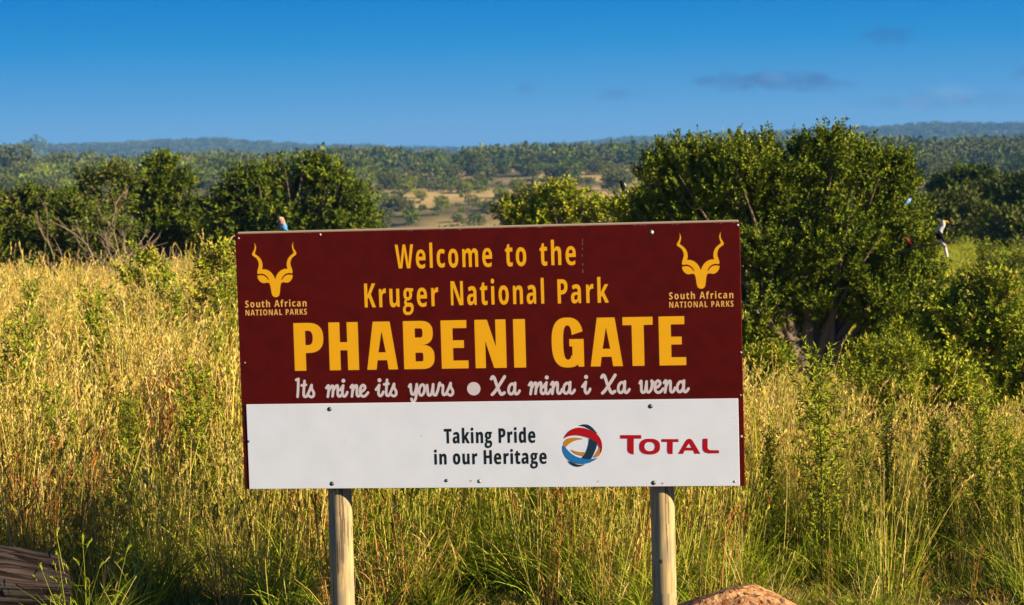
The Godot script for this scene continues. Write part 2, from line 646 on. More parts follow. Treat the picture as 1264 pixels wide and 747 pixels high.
func script_glyphs() -> Dictionary:
	var V := func(a: Array) -> Array:
		var o := []
		for k in range(0, a.size(), 2): o.append(Vector2(a[k], a[k + 1]))
		return o
	var ring := func(cx: float, cy: float, rx: float, ry: float, half: int) -> Array:
		var o := []
		for k in 8:
			var a := PI * k / 7.0 + 1.0 + PI * half
			o.append(Vector2(cx + cos(a) * rx + sin(a) * ry * 0.15, cy + sin(a) * ry))
		return o
	return {
		"I": [V.call([7, 113, 20, 119, 21, 116]), V.call([20, 116, 17, 60, 12, 8])],
		"t": [V.call([22, 106, 17, 60, 14, 24, 17, 11, 25, 7, 34, 14]), V.call([4, 78, 16, 80, 30, 82])],
		"s": [V.call([2, 10, 14, 34, 26, 62, 33, 80]), V.call([33, 80, 33, 56, 44, 34, 42, 12, 28, 5, 14, 14])],
		"m": [V.call([3, 60, 14, 76, 15, 50, 9, 6]), V.call([13, 38, 28, 68, 37, 72, 38, 50, 33, 8]), V.call([36, 40, 52, 70, 61, 72, 61, 42, 60, 22, 63, 10, 71, 7, 80, 18, 85, 32])],
		"i": [V.call([-8, 46, 2, 60, 12, 74]), V.call([12, 74, 7, 42, 6, 22, 10, 10, 19, 7, 29, 18, 35, 32])],
		"n": [V.call([4, 62, 15, 76, 15, 46, 9, 6]), V.call([13, 38, 30, 70, 40, 70, 40, 42, 39, 22, 42, 10, 50, 7, 60, 18, 65, 32])],
		"e": [V.call([8, 34, 26, 40, 38, 56, 36, 70, 26, 76]), V.call([26, 76, 14, 64, 8, 36, 14, 12, 28, 5, 42, 12, 55, 28])],
		"y": [V.call([4, 62, 13, 75, 14, 45, 18, 18, 30, 14, 42, 36, 50, 76]), V.call([50, 76, 47, 30, 41, -10, 32, -28, 20, -26, 16, -14])],
		"o": [ring.call(20, 40, 16, 33, 0), ring.call(20, 40, 16, 33, 1)],
		"u": [V.call([12, 70, 14, 40, 16, 14, 25, 6, 38, 22, 48, 74]), V.call([48, 74, 46, 30, 47, 16, 52, 8, 60, 8, 68, 20, 72, 32])],
		"r": [V.call([2, 8, 14, 40, 22, 74, 26, 82]), V.call([26, 78, 30, 68, 42, 68, 44, 54, 41, 24, 46, 8, 56, 14])],
		"X": [V.call([6, 100, 14, 113, 24, 104, 36, 62, 52, 20, 62, 6, 78, 16]), V.call([82, 113, 62, 80, 40, 46, 22, 20, 8, 6])],
		"a": [ring.call(25, 38, 17, 31, 0), ring.call(25, 38, 17, 31, 1), V.call([46, 74, 44, 44, 43, 22, 46, 10, 54, 7, 64, 16, 70, 27])],
		"w": [V.call([4, 62, 12, 75, 12, 40, 13, 14, 22, 6, 34, 20, 42, 72]), V.call([42, 72, 41, 30, 44, 12, 54, 8, 66, 24, 73, 56, 70, 76, 80, 66])],
	}

func make_sign() -> void:
	var b := Basis.from_euler(BOARD_TURN)
	var s := thing("welcome_sign", "maroon and white park welcome board on two round wooden posts", "sign", BOARD_AT - b.y * UP0)
	s.basis = b
	# painted sheet
	var paint := StandardMaterial3D.new()
	paint.albedo_color = srgb(0.088, 0.0045, 0.002)
	paint.roughness = 0.42
	paint.metallic_specular = 0.25
	paint.roughness_texture = noise_tex(61, 0.012, ramp([[0.2, lin(0.7, 0.7, 0.7)], [0.8, lin(1, 1, 1)]]), 512, 5)
	paint.uv1_triplanar = true
	paint.uv1_scale = Vector3(0.8, 0.8, 0.8)
	paint.normal_enabled = true
	paint.normal_scale = 0.06
	paint.normal_texture = noise_tex(62, 0.006, null, 512, 3, false, true)
	paint.detail_enabled = true
	paint.detail_blend_mode = BaseMaterial3D.BLEND_MODE_MUL
	paint.detail_albedo = noise_tex(63, 0.02, ramp([[0.25, lin(0.8, 0.78, 0.76)], [0.6, lin(1, 1, 1)]]), 512, 6)
	var white := StandardMaterial3D.new()
	white.albedo_color = srgb(0.745, 0.785, 0.845)
	white.roughness = 0.4
	white.metallic_specular = 0.4
	white.albedo_texture = noise_tex(64, 0.01, ramp([[0.2, lin(0.972, 0.972, 0.968)], [0.7, lin(1, 1, 1)]]), 512, 6)
	white.uv1_triplanar = true
	white.uv1_scale = Vector3(0.9, 0.9, 0.9)
	white.normal_enabled = true
	white.normal_scale = 0.05
	white.normal_texture = paint.normal_texture
	var raw := plain(lin(0.33, 0.26, 0.17), 0.85, 0.2)
	var hw := 1.22
	var hh := 0.62673
	var g := Geo.new()
	g.box(Vector3(-hw, UP0 - hh, -0.018), Vector3(hw, UP0 + hh, 0.0), Color.WHITE, 0.0025)
	part("board", g.mesh(paint), s)
	g = Geo.new()
	g.box(Vector3(-1.1958, UP0 - hh + 0.001, 0.0005), Vector3(1.1955, UP0 - 0.2075, 0.0035), Color.WHITE, 0.001)
	var panel := part("white_panel", g.mesh(white), s)
	panel.set_meta("label", "white lower panel with the sponsor's mark")
	# wooden battens behind
	for y in [[hh - 0.075, hh + 0.009], [-0.06, 0.03], [-hh + 0.012, -hh + 0.1]]:
		g = Geo.new()
		g.box(Vector3(-hw + 0.006, UP0 + y[0], -0.056), Vector3(hw - 0.006, UP0 + y[1], -0.019), Color.WHITE, 0.004)
		part("batten", g.mesh(raw), s)
	# posts
	var wood := StandardMaterial3D.new()
	wood.albedo_texture = post_texture()
	wood.roughness = 0.85
	wood.metallic_specular = 0.25
	wood.heightmap_enabled = false
	wood.normal_enabled = true
	var wob := noise_of(40, 1.6, 2)
	for u in [-0.765, 0.8185]:
		g = Geo.new()
		var p := PackedVector3Array()
		var r := PackedFloat32Array()
		for k in 26:
			var y := -0.35 + k * 0.092
			var bow := 0.004 * sin(y * 2.1 + u)
			p.push_back(Vector3(u + bow, y, -0.079 - 0.0 * bow))
			r.push_back(0.0588 - 0.0012 * k / 25.0 + 0.0012 * wob.get_noise_1d(y * 3.0 + u * 10.0))
		for k in 2:
			p.push_back(Vector3(u, 1.95 + 0.004 * (k + 1), -0.079))
			r.push_back(0.052 - 0.014 * k)
		g.tube(p, r, 28, [Color.WHITE])
		var w: StandardMaterial3D = wood.duplicate()
		w.uv1_offset = Vector3(0.37 * u, 0.5 * u, 0)
		part("post", g.mesh(w), s)
	# bolts and rivets
	var steel := plain(lin(0.10, 0.12, 0.11), 0.5, 0.5)
	steel.metallic = 0.6
	var zinc := plain(lin(0.42, 0.4, 0.4), 0.45, 0.5)
	zinc.metallic = 0.5
	for q in [[-779.6, -235.3, 9, 0], [-780.7, -601.6, 9, 0], [781, -240, 9, 0], [787, -608, 9, 0], [-215.0, -590, 7, 0], [-52.9, -594.6, 8, 1], [803.6, 586.8, 10, 1], [-1203, 606, 5, 1], [1209, 611, 6, 1], [-1195.8, -3.2, 4, 1], [1212, 10, 5, 1], [1207, -193.1, 4, 1], [1207, -390.1, 6, 1], [1172, -604, 5, 1], [-1191, -390, 5, 0], [-797, 614, 6, 1]]:
		g = Geo.new()
		var face := 0.0036 if q[1] < -208.0 and absf(q[0]) < 1195.0 else 0.0
		var c := Vector3(q[0] * 0.001, UP0 + q[1] * 0.001, face)
		var rr: float = q[2] * 0.001
		var p := PackedVector3Array([c, c + Vector3(0, 0, 0.0008), c + Vector3(0, 0, 0.0020), c + Vector3(0, 0, 0.0025)])
		g.tube(p, PackedFloat32Array([rr * 1.25, rr * 1.2, rr * 0.8, rr * 0.2]), 10, [Color.WHITE])
		part("bolt", g.mesh(zinc if q[3] == 1 else steel), s)
	# rust specks, scrapes and chips in the paint
	g = Geo.new()
	var rr := rng_of(91)
	for q in [[-712, -388, 3], [-330, -372, 3], [-360, -498, 2.5], [-52, -592, 13], [-95, -592, 6], [520, -600, 5], [1177, -300, 3], [-540, -240, 2], [830, -612, 7]]:
		var cc := Vector2(q[0] * 0.001, UP0 + q[1] * 0.001)
		var pp := PackedVector2Array()
		for k in 9: pp.push_back(cc + Vector2.from_angle(TAU * k / 9.0) * q[2] * 0.001 * rr.randf_range(0.5, 1.1))
		poly(g, pp, 0.0039)
	part("rust_speck", g.mesh(plain(lin(0.5, 0.36, 0.33), 0.8, 0.2)), panel, "stuff")
	g = Geo.new()
	var y := 588.0
	while y > 380.0:
		var l := rr.randf_range(3.0, 16.0)
		if rr.randf() < 0.62 and not (y < 540.0 and y > 450.0 and rr.randf() < 0.5):
			var x := 473.0 + rr.randf_range(-2.0, 2.0)
			g.quad(Vector3(x * 0.001, UP0 + (y - l) * 0.001, 0.0006), Vector3(x * 0.001, UP0 + y * 0.001, 0.0006), Vector3((x + rr.randf_range(1.5, 3.0)) * 0.001, UP0 + y * 0.001, 0.0006), Vector3((x + 2.0) * 0.001, UP0 + (y - l) * 0.001, 0.0006), Color.WHITE)
		y -= l + rr.randf_range(1.0, 8.0)
	for k in 26:
		var xx := rr.randf_range(-1.2, 1.2)
		var ll := rr.randf_range(0.004, 0.02)
		g.quad(Vector3(xx, UP0 + 0.6225, 0.0006), Vector3(xx, UP0 + 0.6225 + rr.randf_range(0.0004, 0.0016), 0.0006), Vector3(xx + ll, UP0 + 0.6225 + rr.randf_range(0.0004, 0.0016), 0.0006), Vector3(xx + ll, UP0 + 0.6225, 0.0006), Color.WHITE)
	part("paint_scratch", g.mesh(plain(lin(0.34, 0.27, 0.24), 0.8, 0.2)), s, "stuff")

	# ---- lettering
	var gold := plain(lin(0.86, 0.41, 0.004), 0.5, 0.35)
	var pale := plain(lin(0.80, 0.43, 0.09), 0.5, 0.35)
	var grey := plain(lin(0.62, 0.55, 0.55), 0.5, 0.35)
	var black := plain(lin(0.008, 0.012, 0.008), 0.5, 0.35)
	var bold := font(700, 0.0, 5)
	for q in [["Welcome", 487.6, 608.0], ["to", 624.0, 650.0], ["the", 666.5, 710.7]]:
		line(q[0], -0.4318 + (q[1] - 487.6) * 0.0039180, -0.4318 + (q[2] - 487.6) * 0.0039180, 0.4395, 0.114, gold, s, bold, 0.0005)
	for q in [["Kruger", 449.7, 542.0], ["National", 557.5, 672.5], ["Park", 689.0, 751.4]]:
		line(q[0], -0.589 + (q[1] - 449.7) * 0.0039244, -0.589 + (q[2] - 449.7) * 0.0039244, 0.2568, 0.116, gold, s, bold, 0.0005)
	var small := font(700, 0.0, 6)
	for u in [-1.182, 0.8805]:
		line("South African", u, u + (0.306 if u < 0.0 else 0.3025), 0.2672, 0.0325, pale, s, small, 0.0005)
		line("NATIONAL PARKS", u, u + (0.306 if u < 0.0 else 0.3025), 0.2275, 0.0278, pale, s, small, 0.0005)
	line("Taking Pride", -0.2180, 0.2253, -0.4088, 0.0708, black, s, font(700, 0.2, 3), 0.0042)
	line("in our Heritage", -0.2694, 0.2772, -0.5112, 0.068, black, s, font(700, 0.2, 3), 0.0042)
	var xs := [-946.0, -799.0, -772.1, -626.3, -586.7, -434.8, -404.6, -253.9, -220.2, -89.2, -55.3, 95.9, 131.9, 189.8, 315.4, 469.3, 500.0, 654.2, 656.5, 800.1, 828.1, 955.0]
	var word := "PHABENIGATE"
	for k in word.length():
		part("letter", big_letter(word[k], xs[2 * k] * 0.001, xs[2 * k + 1] * 0.001, UP0 - 0.0462, 0.2335, 0.0005).mesh(gold), s)
	part("antelope_emblem", kudu(-1.0275, 0.584, 0.315, 0.0005).mesh(gold), s)
	part("antelope_emblem", kudu(1.0330, 0.584, 0.315, 0.0005).mesh(gold), s)
	# brush script
	var gl := script_glyphs()
	for ln in [["Itsmineitsyours", [-947.4, -918.6, -893.1, -795.7, -718.6, -674.9, -632.8, -540.2, -509.3, -484.9, -387.1, -338.3, -305.3, -254.2, -207.2], 0.785], ["XaminaiXawena", [13.8, 94.7, 198.0, 275.2, 304.1, 360.3, 464.4, 545.8, 622.3, 728.8, 796.2, 843.7, 902.9], 0.805]]:
		g = Geo.new()
		var words: String = ln[0]
		var k1: float = ln[2] * 0.001
		var lift := 0.0
		for k in words.length():
			var ox: float = ln[1][k] * 0.001
			for st in gl[words[k]]:
				var q := []
				for v in st: q.append(Vector2(ox + v.x * k1 * (1.24 if words[k] == "m" else 1.06), UP0 - 0.1795 + v.y * k1))
				lift = fmod(lift + 0.00005, 0.0003)
				brush(g, q, 0.0065 if words[k] != "X" else 0.0074, 0.0005 + lift)
			if words[k] == "i": disc(g, Vector2(ox + 15.0 * k1, UP0 - 0.1795 + 104.0 * k1), 0.0098, 0.0005)
		part("lettering", g.mesh(grey), s)
	g = Geo.new()
	disc(g, Vector2(-0.0677, UP0 - 0.1452), 0.0325, 0.0005, 40)
	part("bullet_dot", g.mesh(grey), s)
	# sponsor's mark: picture units of 0.677 mm, placed on the white panel
	var e0 := Vector2(0.3025, UP0 - 0.2677)
	var ek := 0.000678
	var E := func(a: Array, smooth: bool, z: float, gg: Geo) -> void:
		var p := pts2(a)
		for k in p.size(): p[k] = Vector2(e0.x + p[k].x * ek - p[k].y * 0.0000185, e0.y - p[k].y * ek - p[k].x * 0.0000078)
		if smooth:
			var q := []
			for v in p: q.append(v)
			q.append(p[0])
			p = bent(q, 4)
			p.remove_at(p.size() - 1)
		poly(gg, p, z)
	var mark := [
		[lin(0.010, 0.030, 0.055), [195, 88, 230, 79, 262, 82, 290, 98, 312, 122, 330, 145, 300, 128, 270, 112, 240, 97, 215, 91]],
		[lin(0.50, 0.22, 0.025), [90, 215, 100, 195, 120, 180, 160, 174, 200, 176, 230, 183, 190, 190, 155, 203, 125, 222, 105, 243, 95, 232]],
		[lin(0.50, 0.22, 0.025), [140, 258, 175, 270, 215, 277, 240, 277, 232, 302, 200, 298, 165, 283]],
		[lin(0.50, 0.22, 0.025), [345, 238, 351, 262, 350, 290, 335, 308, 303, 313, 318, 290, 335, 265]],
		[lin(0.012, 0.035, 0.065), [272, 180, 300, 193, 328, 213, 322, 250, 305, 290, 285, 325, 255, 330, 222, 320, 245, 285, 262, 245, 270, 210]],
		[lin(0.015, 0.17, 0.42), [88, 225, 85, 255, 95, 290, 115, 320, 150, 345, 190, 358, 235, 360, 280, 350, 312, 333, 330, 318, 290, 325, 255, 328, 222, 320, 185, 310, 150, 290, 120, 262, 102, 240]],
		[lin(0.008, 0.026, 0.045), [118, 335, 140, 347, 170, 359, 205, 367, 242, 364, 225, 374, 195, 380, 165, 374, 140, 359]],
		[lin(0.42, 0.004, 0.006), [95, 180, 110, 150, 140, 120, 180, 104, 225, 104, 270, 116, 310, 135, 340, 162, 358, 195, 365, 230, 362, 265, 350, 288, 352, 260, 345, 235, 330, 212, 300, 190, 265, 172, 220, 160, 180, 155, 140, 160, 115, 168]],
	]
	var zz := 0.0042
	for q in mark:
		g = Geo.new()
		E.call(q[1], true, zz, g)
		zz += 0.00015
		part("emblem_ribbon", g.mesh(plain(q[0], 0.45, 0.35)), panel)
	var red := plain(lin(0.40, 0.004, 0.008), 0.45, 0.35)
	g = Geo.new()
	var caps := [
		[493, 155, 640, 155, 640, 180, 588, 180, 588, 292, 566, 288, 549, 276, 543, 258, 543, 180, 493, 180],
		[783, 183, 902, 183, 902, 203, 862, 203, 861, 288, 835, 288, 825, 278, 823, 262, 823, 203, 783, 203],
		[900, 287, 950, 198, 962, 184, 976, 179, 976, 212, 956, 243, 976, 243, 976, 263, 945, 263, 935, 287],
		[1055, 286, 1003, 198, 991, 184, 976, 179, 976, 212, 994, 243, 976, 243, 976, 263, 1005, 263, 1016, 286],
		[1070, 183, 1076, 179, 1105, 179, 1105, 240, 1108, 252, 1120, 260, 1185, 261, 1185, 282, 1112, 283, 1088, 277, 1074, 262, 1070, 244],
	]
	for q in caps: E.call(q, false, 0.0044, g)
	var l := PackedVector2Array()
	var r2 := PackedVector2Array()
	for k in 41:
		var a := TAU * k / 40.0
		var p := superpt(700, 236, 73, 56, a, 2.5)
		var q := superpt(700, 236, 37, 32, a, 2.3)
		l.push_back(Vector2(e0.x + p.x * ek - p.y * 0.0000185, e0.y - p.y * ek - p.x * 0.0000078))
		r2.push_back(Vector2(e0.x + q.x * ek - q.y * 0.0000185, e0.y - q.y * ek - q.x * 0.0000078))
	flat_strip(g, l, r2, 0.0044)
	part("lettering", g.mesh(red), panel)

func post_texture() -> ImageTexture:
	# weathered pole: grain that runs along the pole, checks, knots
	var W := 256
	var H := 1024
	var im := Image.create_empty(W, H, false, Image.FORMAT_RGB8)
	var fine := noise_of(71, 0.09, 3)
	var wide := noise_of(72, 0.02, 3)
	var r := rng_of(73)
	var knots := []
	for k in 7: knots.append(Vector3(r.randf() * W, r.randf() * H, r.randf_range(3.0, 6.0)))
	for y in H:
		for x in W:
			var a := TAU * x / W
			var cx := cos(a) * 40.0
			var cz := sin(a) * 40.0
			var f := fine.get_noise_3d(cx * 1.6, cz * 1.6, y * 0.03)
			var w := wide.get_noise_3d(cx * 0.8, cz * 0.8, y * 0.18)
			var c := lin(0.52, 0.385, 0.185).lerp(lin(0.33, 0.24, 0.12), clampf(0.4 + f * 1.2, 0, 1))
			c = c.lerp(lin(0.27, 0.23, 0.15), clampf(w * 1.6, 0, 0.6))
			var ck := fine.get_noise_3d(cx * 1.2 + 200.0, cz * 1.2, y * 0.018)
			if ck > 0.33: c = lin(0.15, 0.105, 0.06)
			for k in knots:
				var dd: float = Vector2(minf(absf(x - k.x), W - absf(x - k.x)) * 1.0, (y - k.y) * 0.55).length() / k.z
				if dd < 1.0: c = lin(0.13, 0.085, 0.05)
			im.set_pixel(x, y, c.linear_to_srgb())
	return ImageTexture.create_from_image(im)

# ------------------------------------------------------------------ plants
func arch(base: Vector3, dir: Vector3, fall: Vector3, l: float, segs: int) -> PackedVector3Array:
	var p := PackedVector3Array()
	for k in segs + 1:
		var s := float(k) / segs
		p.push_back(base + dir * (l * s) + fall * (l * s * s))
	return p

func widths(w: float, segs: int, tip := 0.1) -> PackedFloat32Array:
	var o := PackedFloat32Array()
	for k in segs + 1:
		var s := float(k) / segs
		o.push_back(w * 0.5 * lerpf(1.0, tip, pow(s, 1.4)))
	return o

func vary(r: RandomNumberGenerator, c: Color, a := 0.22) -> Color:
	var k := 1.0 + r.randf_range(-a, a)
	return Color(c.r * k * (1.0 + r.randf_range(-0.08, 0.08)), c.g * k, c.b * k * (1.0 + r.randf_range(-0.15, 0.15)))

const STRAW := [Color(0.70, 0.50, 0.14), Color(0.75, 0.57, 0.20), Color(0.56, 0.38, 0.09), Color(0.60, 0.49, 0.11), Color(0.46, 0.41, 0.065)]
const GREEN := [Color(0.185, 0.26, 0.012), Color(0.26, 0.33, 0.016), Color(0.11, 0.165, 0.012), Color(0.37, 0.40, 0.03)]
const RUST := [Color(0.46, 0.23, 0.06), Color(0.38, 0.15, 0.04), Color(0.50, 0.31, 0.10)]

# one tuft of standing grass: flowering stems with plumes, and blades
func tuft(r: RandomNumberGenerator, stems: int, blades: int, tall: float, stem_cols: Array, blade_cols: Array, spread: float, plume: float) -> Geo:
	var g := Geo.new()
	for k in stems:
		var a := r.randf() * TAU
		var base := Vector3(cos(a), 0, sin(a)) * spread * sqrt(r.randf())
		var lean := r.randf_range(0.02, 0.26)
		var dir := Vector3(cos(a) * lean + r.randf_range(-0.1, 0.1), 1.0, sin(a) * lean + r.randf_range(-0.1, 0.1)).normalized()
		var fall := Vector3(r.randf_range(-0.12, 0.12) + 0.05, -0.03, r.randf_range(-0.12, 0.12))
		var l := tall * r.randf_range(0.6, 1.05)
		var col := vary(r, stem_cols[r.randi() % stem_cols.size()])
		var p := arch(base, dir, fall, l, 4)
		var side := Vector3(r.randf_range(-1, 1), 0, r.randf_range(-1, 1)).normalized()
		g.strip(p, side, widths(r.randf_range(0.0042, 0.0072), 4, 0.5), col)
		# leaves on the stem
		for q in 2:
			var f := r.randf_range(0.2, 0.7)
			var at0 := base + dir * (l * f) + fall * (l * f * f)
			var b := r.randf() * TAU
			var ld := Vector3(cos(b) * 0.6, 0.8, sin(b) * 0.6).normalized()
			g.strip(arch(at0, ld, Vector3(cos(b) * 0.2, -0.75, sin(b) * 0.2), r.randf_range(0.14, 0.3), 3), ld.cross(Vector3.UP).normalized(), widths(r.randf_range(0.005, 0.008), 3, 0.05), vary(r, blade_cols[r.randi() % blade_cols.size()]))
		# plume of spikelets
		var top := p[4]
		var td := (p[4] - p[3]).normalized()
		var pl := plume * r.randf_range(0.7, 1.3)
		var droop := Vector3(r.randf_range(-0.2, 0.5), -0.25, r.randf_range(-0.3, 0.3))
		var n := 14
		for q in n:
			var f := float(q) / n
			var at1 := top - td * pl * 0.35 + td * (pl * f) + droop * (pl * f * f)
			var b := r.randf() * TAU
			var out := Vector3(cos(b), 0.0, sin(b))
			var sd := (td * 1.3 + out * 0.55 + droop * f).normalized()
			g.leaf(at1, sd, sd.cross(out).normalized(), r.randf_range(0.024, 0.046), r.randf_range(0.007, 0.013), vary(r, col, 0.15))
	for k in blades:
		var a := r.randf() * TAU
		var base := Vector3(cos(a), 0, sin(a)) * spread * sqrt(r.randf())
		var lean := r.randf_range(0.08, 0.55)
		var dir := Vector3(cos(a) * lean, 1.0, sin(a) * lean).normalized()
		var l := tall * r.randf_range(0.35, 0.85)
		var fall := Vector3(cos(a) * r.randf_range(0.0, 0.5), -r.randf_range(0.05, 0.5), sin(a) * r.randf_range(0.0, 0.5))
		g.strip(arch(base, dir, fall, l, 4), dir.cross(Vector3(cos(a + 1.2), 0.1, sin(a + 1.2))).normalized(), widths(r.randf_range(0.006, 0.0125), 4, 0.06), vary(r, blade_cols[r.randi() % blade_cols.size()]))
	return g

# bent and broken straws with a few curled dead leaves
func litter(r: RandomNumberGenerator) -> Geo:
	var g := Geo.new()
	for k in 22:
		var a := r.randf() * TAU
		var base := Vector3(cos(a), 0, sin(a)) * 0.16 * sqrt(r.randf())
		var b := r.randf() * TAU
		var dir := Vector3(cos(b) * r.randf_range(0.1, 0.9), 1.0, sin(b) * r.randf_range(0.1, 0.9)).normalized()
		var l := r.randf_range(0.25, 0.6)
		var knee := base + dir * l
		var col := vary(r, [STRAW[0], STRAW[1], STRAW[2], RUST[0], RUST[2]][r.randi() % 5], 0.25)
		var side := Vector3(r.randf_range(-1, 1), 0, r.randf_range(-1, 1)).normalized()
		g.strip(PackedVector3Array([base, base.lerp(knee, 0.5) + rdir(r) * 0.01, knee]), side, PackedFloat32Array([0.0028, 0.0026, 0.0022]), col)
		var d2 := (dir * 0.3 + rdir(r)).normalized()
		g.strip(arch(knee, d2, Vector3(0, -0.5, 0), r.randf_range(0.08, 0.3), 3), side, PackedFloat32Array([0.0024, 0.004, 0.003, 0.0006]), col)
		if k % 3 == 0: g.leaf(base + dir * l * r.randf_range(0.3, 0.9), rdir(r), side, r.randf_range(0.03, 0.07), r.randf_range(0.008, 0.014), vary(r, col, 0.2))
	return g

func scatter(called: String, m: Mesh, xf: Array, cols: Array, parent: Node) -> void:
	if xf.is_empty(): return
	var mm := MultiMesh.new()
	mm.transform_format = MultiMesh.TRANSFORM_3D
	mm.use_colors = true
	mm.mesh = m
	mm.instance_count = xf.size()
	for k in xf.size():
		mm.set_instance_transform(k, xf[k])
		mm.set_instance_color(k, cols[k])
	var o := MultiMeshInstance3D.new()
	o.name = called
	o.multimesh = mm
	o.set_meta("kind", "stuff")
	parent.add_child(o, true)

func stuff(called: String, label: String, category: String) -> Node3D:
	var o := Node3D.new()
	o.name = called
	add_child(o)
	o.set_meta("kind", "stuff")
	o.set_meta("label", label)
	o.set_meta("category", category)
	return o

func make_grass() -> void:
	var r := rng_of(501)
	var kinds := {
		"golden": [], "mixed": [], "green": [], "rust": [], "low": [], "stalk": [], "dry": [],
	}
	for k in 5: kinds.golden.append(tuft(r, 16, 9, 1.2, STRAW, [STRAW[3], STRAW[4], GREEN[3], GREEN[1]], 0.13, 0.17).mesh(M.grass))
	for k in 4: kinds.mixed.append(tuft(r, 7, 26, 1.05, [STRAW[4], STRAW[3], GREEN[3]], [GREEN[0], GREEN[1], GREEN[3], GREEN[2]], 0.13, 0.11).mesh(M.grass))
	for k in 4: kinds.green.append(tuft(r, 2, 34, 0.8, [STRAW[3], GREEN[3]], GREEN, 0.1, 0.09).mesh(M.grass))
	for k in 2: kinds.rust.append(tuft(r, 14, 6, 0.95, RUST, [RUST[0], STRAW[2], STRAW[4]], 0.12, 0.12).mesh(M.grass))
	for k in 4: kinds.stalk.append(tuft(r, 4, 3, 1.5, [STRAW[1], STRAW[0], STRAW[1]], [STRAW[3], GREEN[3]], 0.1, 0.2).mesh(M.grass))
	for k in 3: kinds.dry.append(litter(r).mesh(M.grass))
	for k in 3: kinds.low.append(tuft(r, 0, 30, 0.34, STRAW, [GREEN[0], GREEN[2], GREEN[1], GREEN[2], STRAW[4]], 0.09, 0.08).mesh(M.grass))
	var xf := {}
	var cl := {}
	var patch := noise_of(502, 0.28, 2)
	var patch2 := noise_of(503, 0.5, 2)
	var gap := noise_of(504, 0.9, 2)
	var b := Basis.from_euler(BOARD_TURN)
	for k in 15500:
		var az := r.randf_range(-0.36, 0.36)
		var d := sqrt(r.randf_range(9.3 * 9.3, 27.0 * 27.0))
		var x := az * d
		var z := -d
		var behind := -(b.inverse() * (Vector3(x, 1.39, z) - BOARD_AT)).z      # metres behind the face of the sign
		var size := r.randf_range(0.75, 1.1)
		var kind := "golden"
		var m := patch.get_noise_2d(x, z)
		var m2 := patch2.get_noise_2d(x + 50.0, z)
		if behind < 0.32: continue
		if behind < 0.95:
			var w := r.randf()
			kind = "low" if w < 0.36 else ("green" if w < 0.62 else ("dry" if w < 0.8 else ("mixed" if w < 0.94 else "rust")))
			size *= smoothstep(0.0, 0.95, behind) * 0.4 + 0.5
			if gap.get_noise_2d(x, z) > 0.2: continue
		else:
			if d > field_end(az) + m * 2.0: continue
			var golden := 0.02 + m * 1.15 + smoothstep(11.5, 16.0, d) * 0.6
			if az > 0.08: golden = 0.12 + m2 * 0.5 + smoothstep(10.9, 11.6, d) * 0.45
			if az < -0.1 and d < 13.0 and m2 > 0.06:
				kind = "rust" if r.randf() < 0.55 else "golden"
			elif r.randf() < golden: kind = "golden"
			elif r.randf() < 0.55: kind = "mixed"
			else: kind = "green"
			if r.randf() < 0.05: kind = "stalk"
			if az > 0.06: size *= lerpf(1.0, 0.8, smoothstep(0.06, 0.12, az))
			if d < 14.0 and gap.get_noise_2d(x, z) > 0.3: continue
			if behind < 1.7: size *= 0.82
		for q in [[1008, 10.25], [1213, 10.4], [1160, 10.45], [112, 13.5], [235, 11.0]]:
			if absf(az - (q[0] - 632.0) / FOC) * d < 0.13 and d < q[1] and d > q[1] - 1.2: size *= 0.5
		if absf(x - 2.2) < 0.9 and d < 9.9: size *= 0.7
		var v: int = r.randi() % (kinds[kind] as Array).size()
		var key := "%s_%d" % [kind, v]
		if not xf.has(key):
			xf[key] = []
			cl[key] = []
		var bs := Basis(Vector3(0, 0, 1), r.randf_range(-0.16, 0.03)) * Basis(Vector3.UP, r.randf() * TAU)
		xf[key].append(Transform3D(bs.scaled(Vector3(size, size * r.randf_range(0.85, 1.12), size)), Vector3(x, ground(x, z) - 0.02, z)))
		var w := r.randf_range(0.8, 1.12)
		cl[key].append(Color(w * r.randf_range(0.95, 1.05), w, w * r.randf_range(0.85, 1.1)))
	for q in [[104, 9.25, 1.0], [92, 9.2, 0.8], [122, 9.3, 0.9], [80, 9.1, 0.5], [60, 9.02, 0.55], [40, 9.0, 0.45], [20, 9.0, 0.5], [5, 8.98, 0.4], [70, 8.95, 0.45], [112, 9.1, 0.8], [88, 9.3, 1.0], [96, 9.15, 0.9], [100, 9.0, 0.7], [108, 9.4, 1.1], [84, 9.22, 0.8], [76, 9.05, 0.6]]:
		var p := at(q[0], 700, q[1])
		xf["green_1"].append(Transform3D(Basis(Vector3.UP, q[0]).scaled(Vector3.ONE * q[2] * 0.68), Vector3(p.x, -0.02, p.z)))
		cl["green_1"].append(Color(0.85, 0.9, 0.9))
	var names := {
		"golden": ["golden_grass", "tall golden seeding grass standing behind the sign", "grass"],
		"mixed": ["green_gold_grass", "half dry grass of green blades and straw stems behind the sign", "grass"],
		"green": ["green_grass", "leafy green grass among the dry stems", "grass"],
		"rust": ["rusty_grass", "rust coloured dead grass near the fallen log", "grass"],
		"stalk": ["straw_stalk", "pale straw stalks leaning over the tall grass", "grass"],
		"dry": ["dead_grass", "bent and broken dead grass at the foot of the tall stand", "grass"],
		"low": ["short_grass", "short green grass at the foot of the sign posts", "grass"],
	}
	for kind in names:
		var o := stuff(names[kind][0], names[kind][1], names[kind][2])
		for v in (kinds[kind] as Array).size():
			var key := "%s_%d" % [kind, v]
			if xf.has(key): scatter("tuft", kinds[kind][v], xf[key], cl[key], o)
	# trodden short grass round the posts and towards the viewer
	var turf := stuff("verge_grass", "trodden low grass on the verge in front of the sign", "grass")
	var tm := tuft(r, 0, 22, 0.1, STRAW, [GREEN[2], GREEN[0], STRAW[4], STRAW[2]], 0.08, 0.05).mesh(M.grass)
	var tx := []
	var tc := []
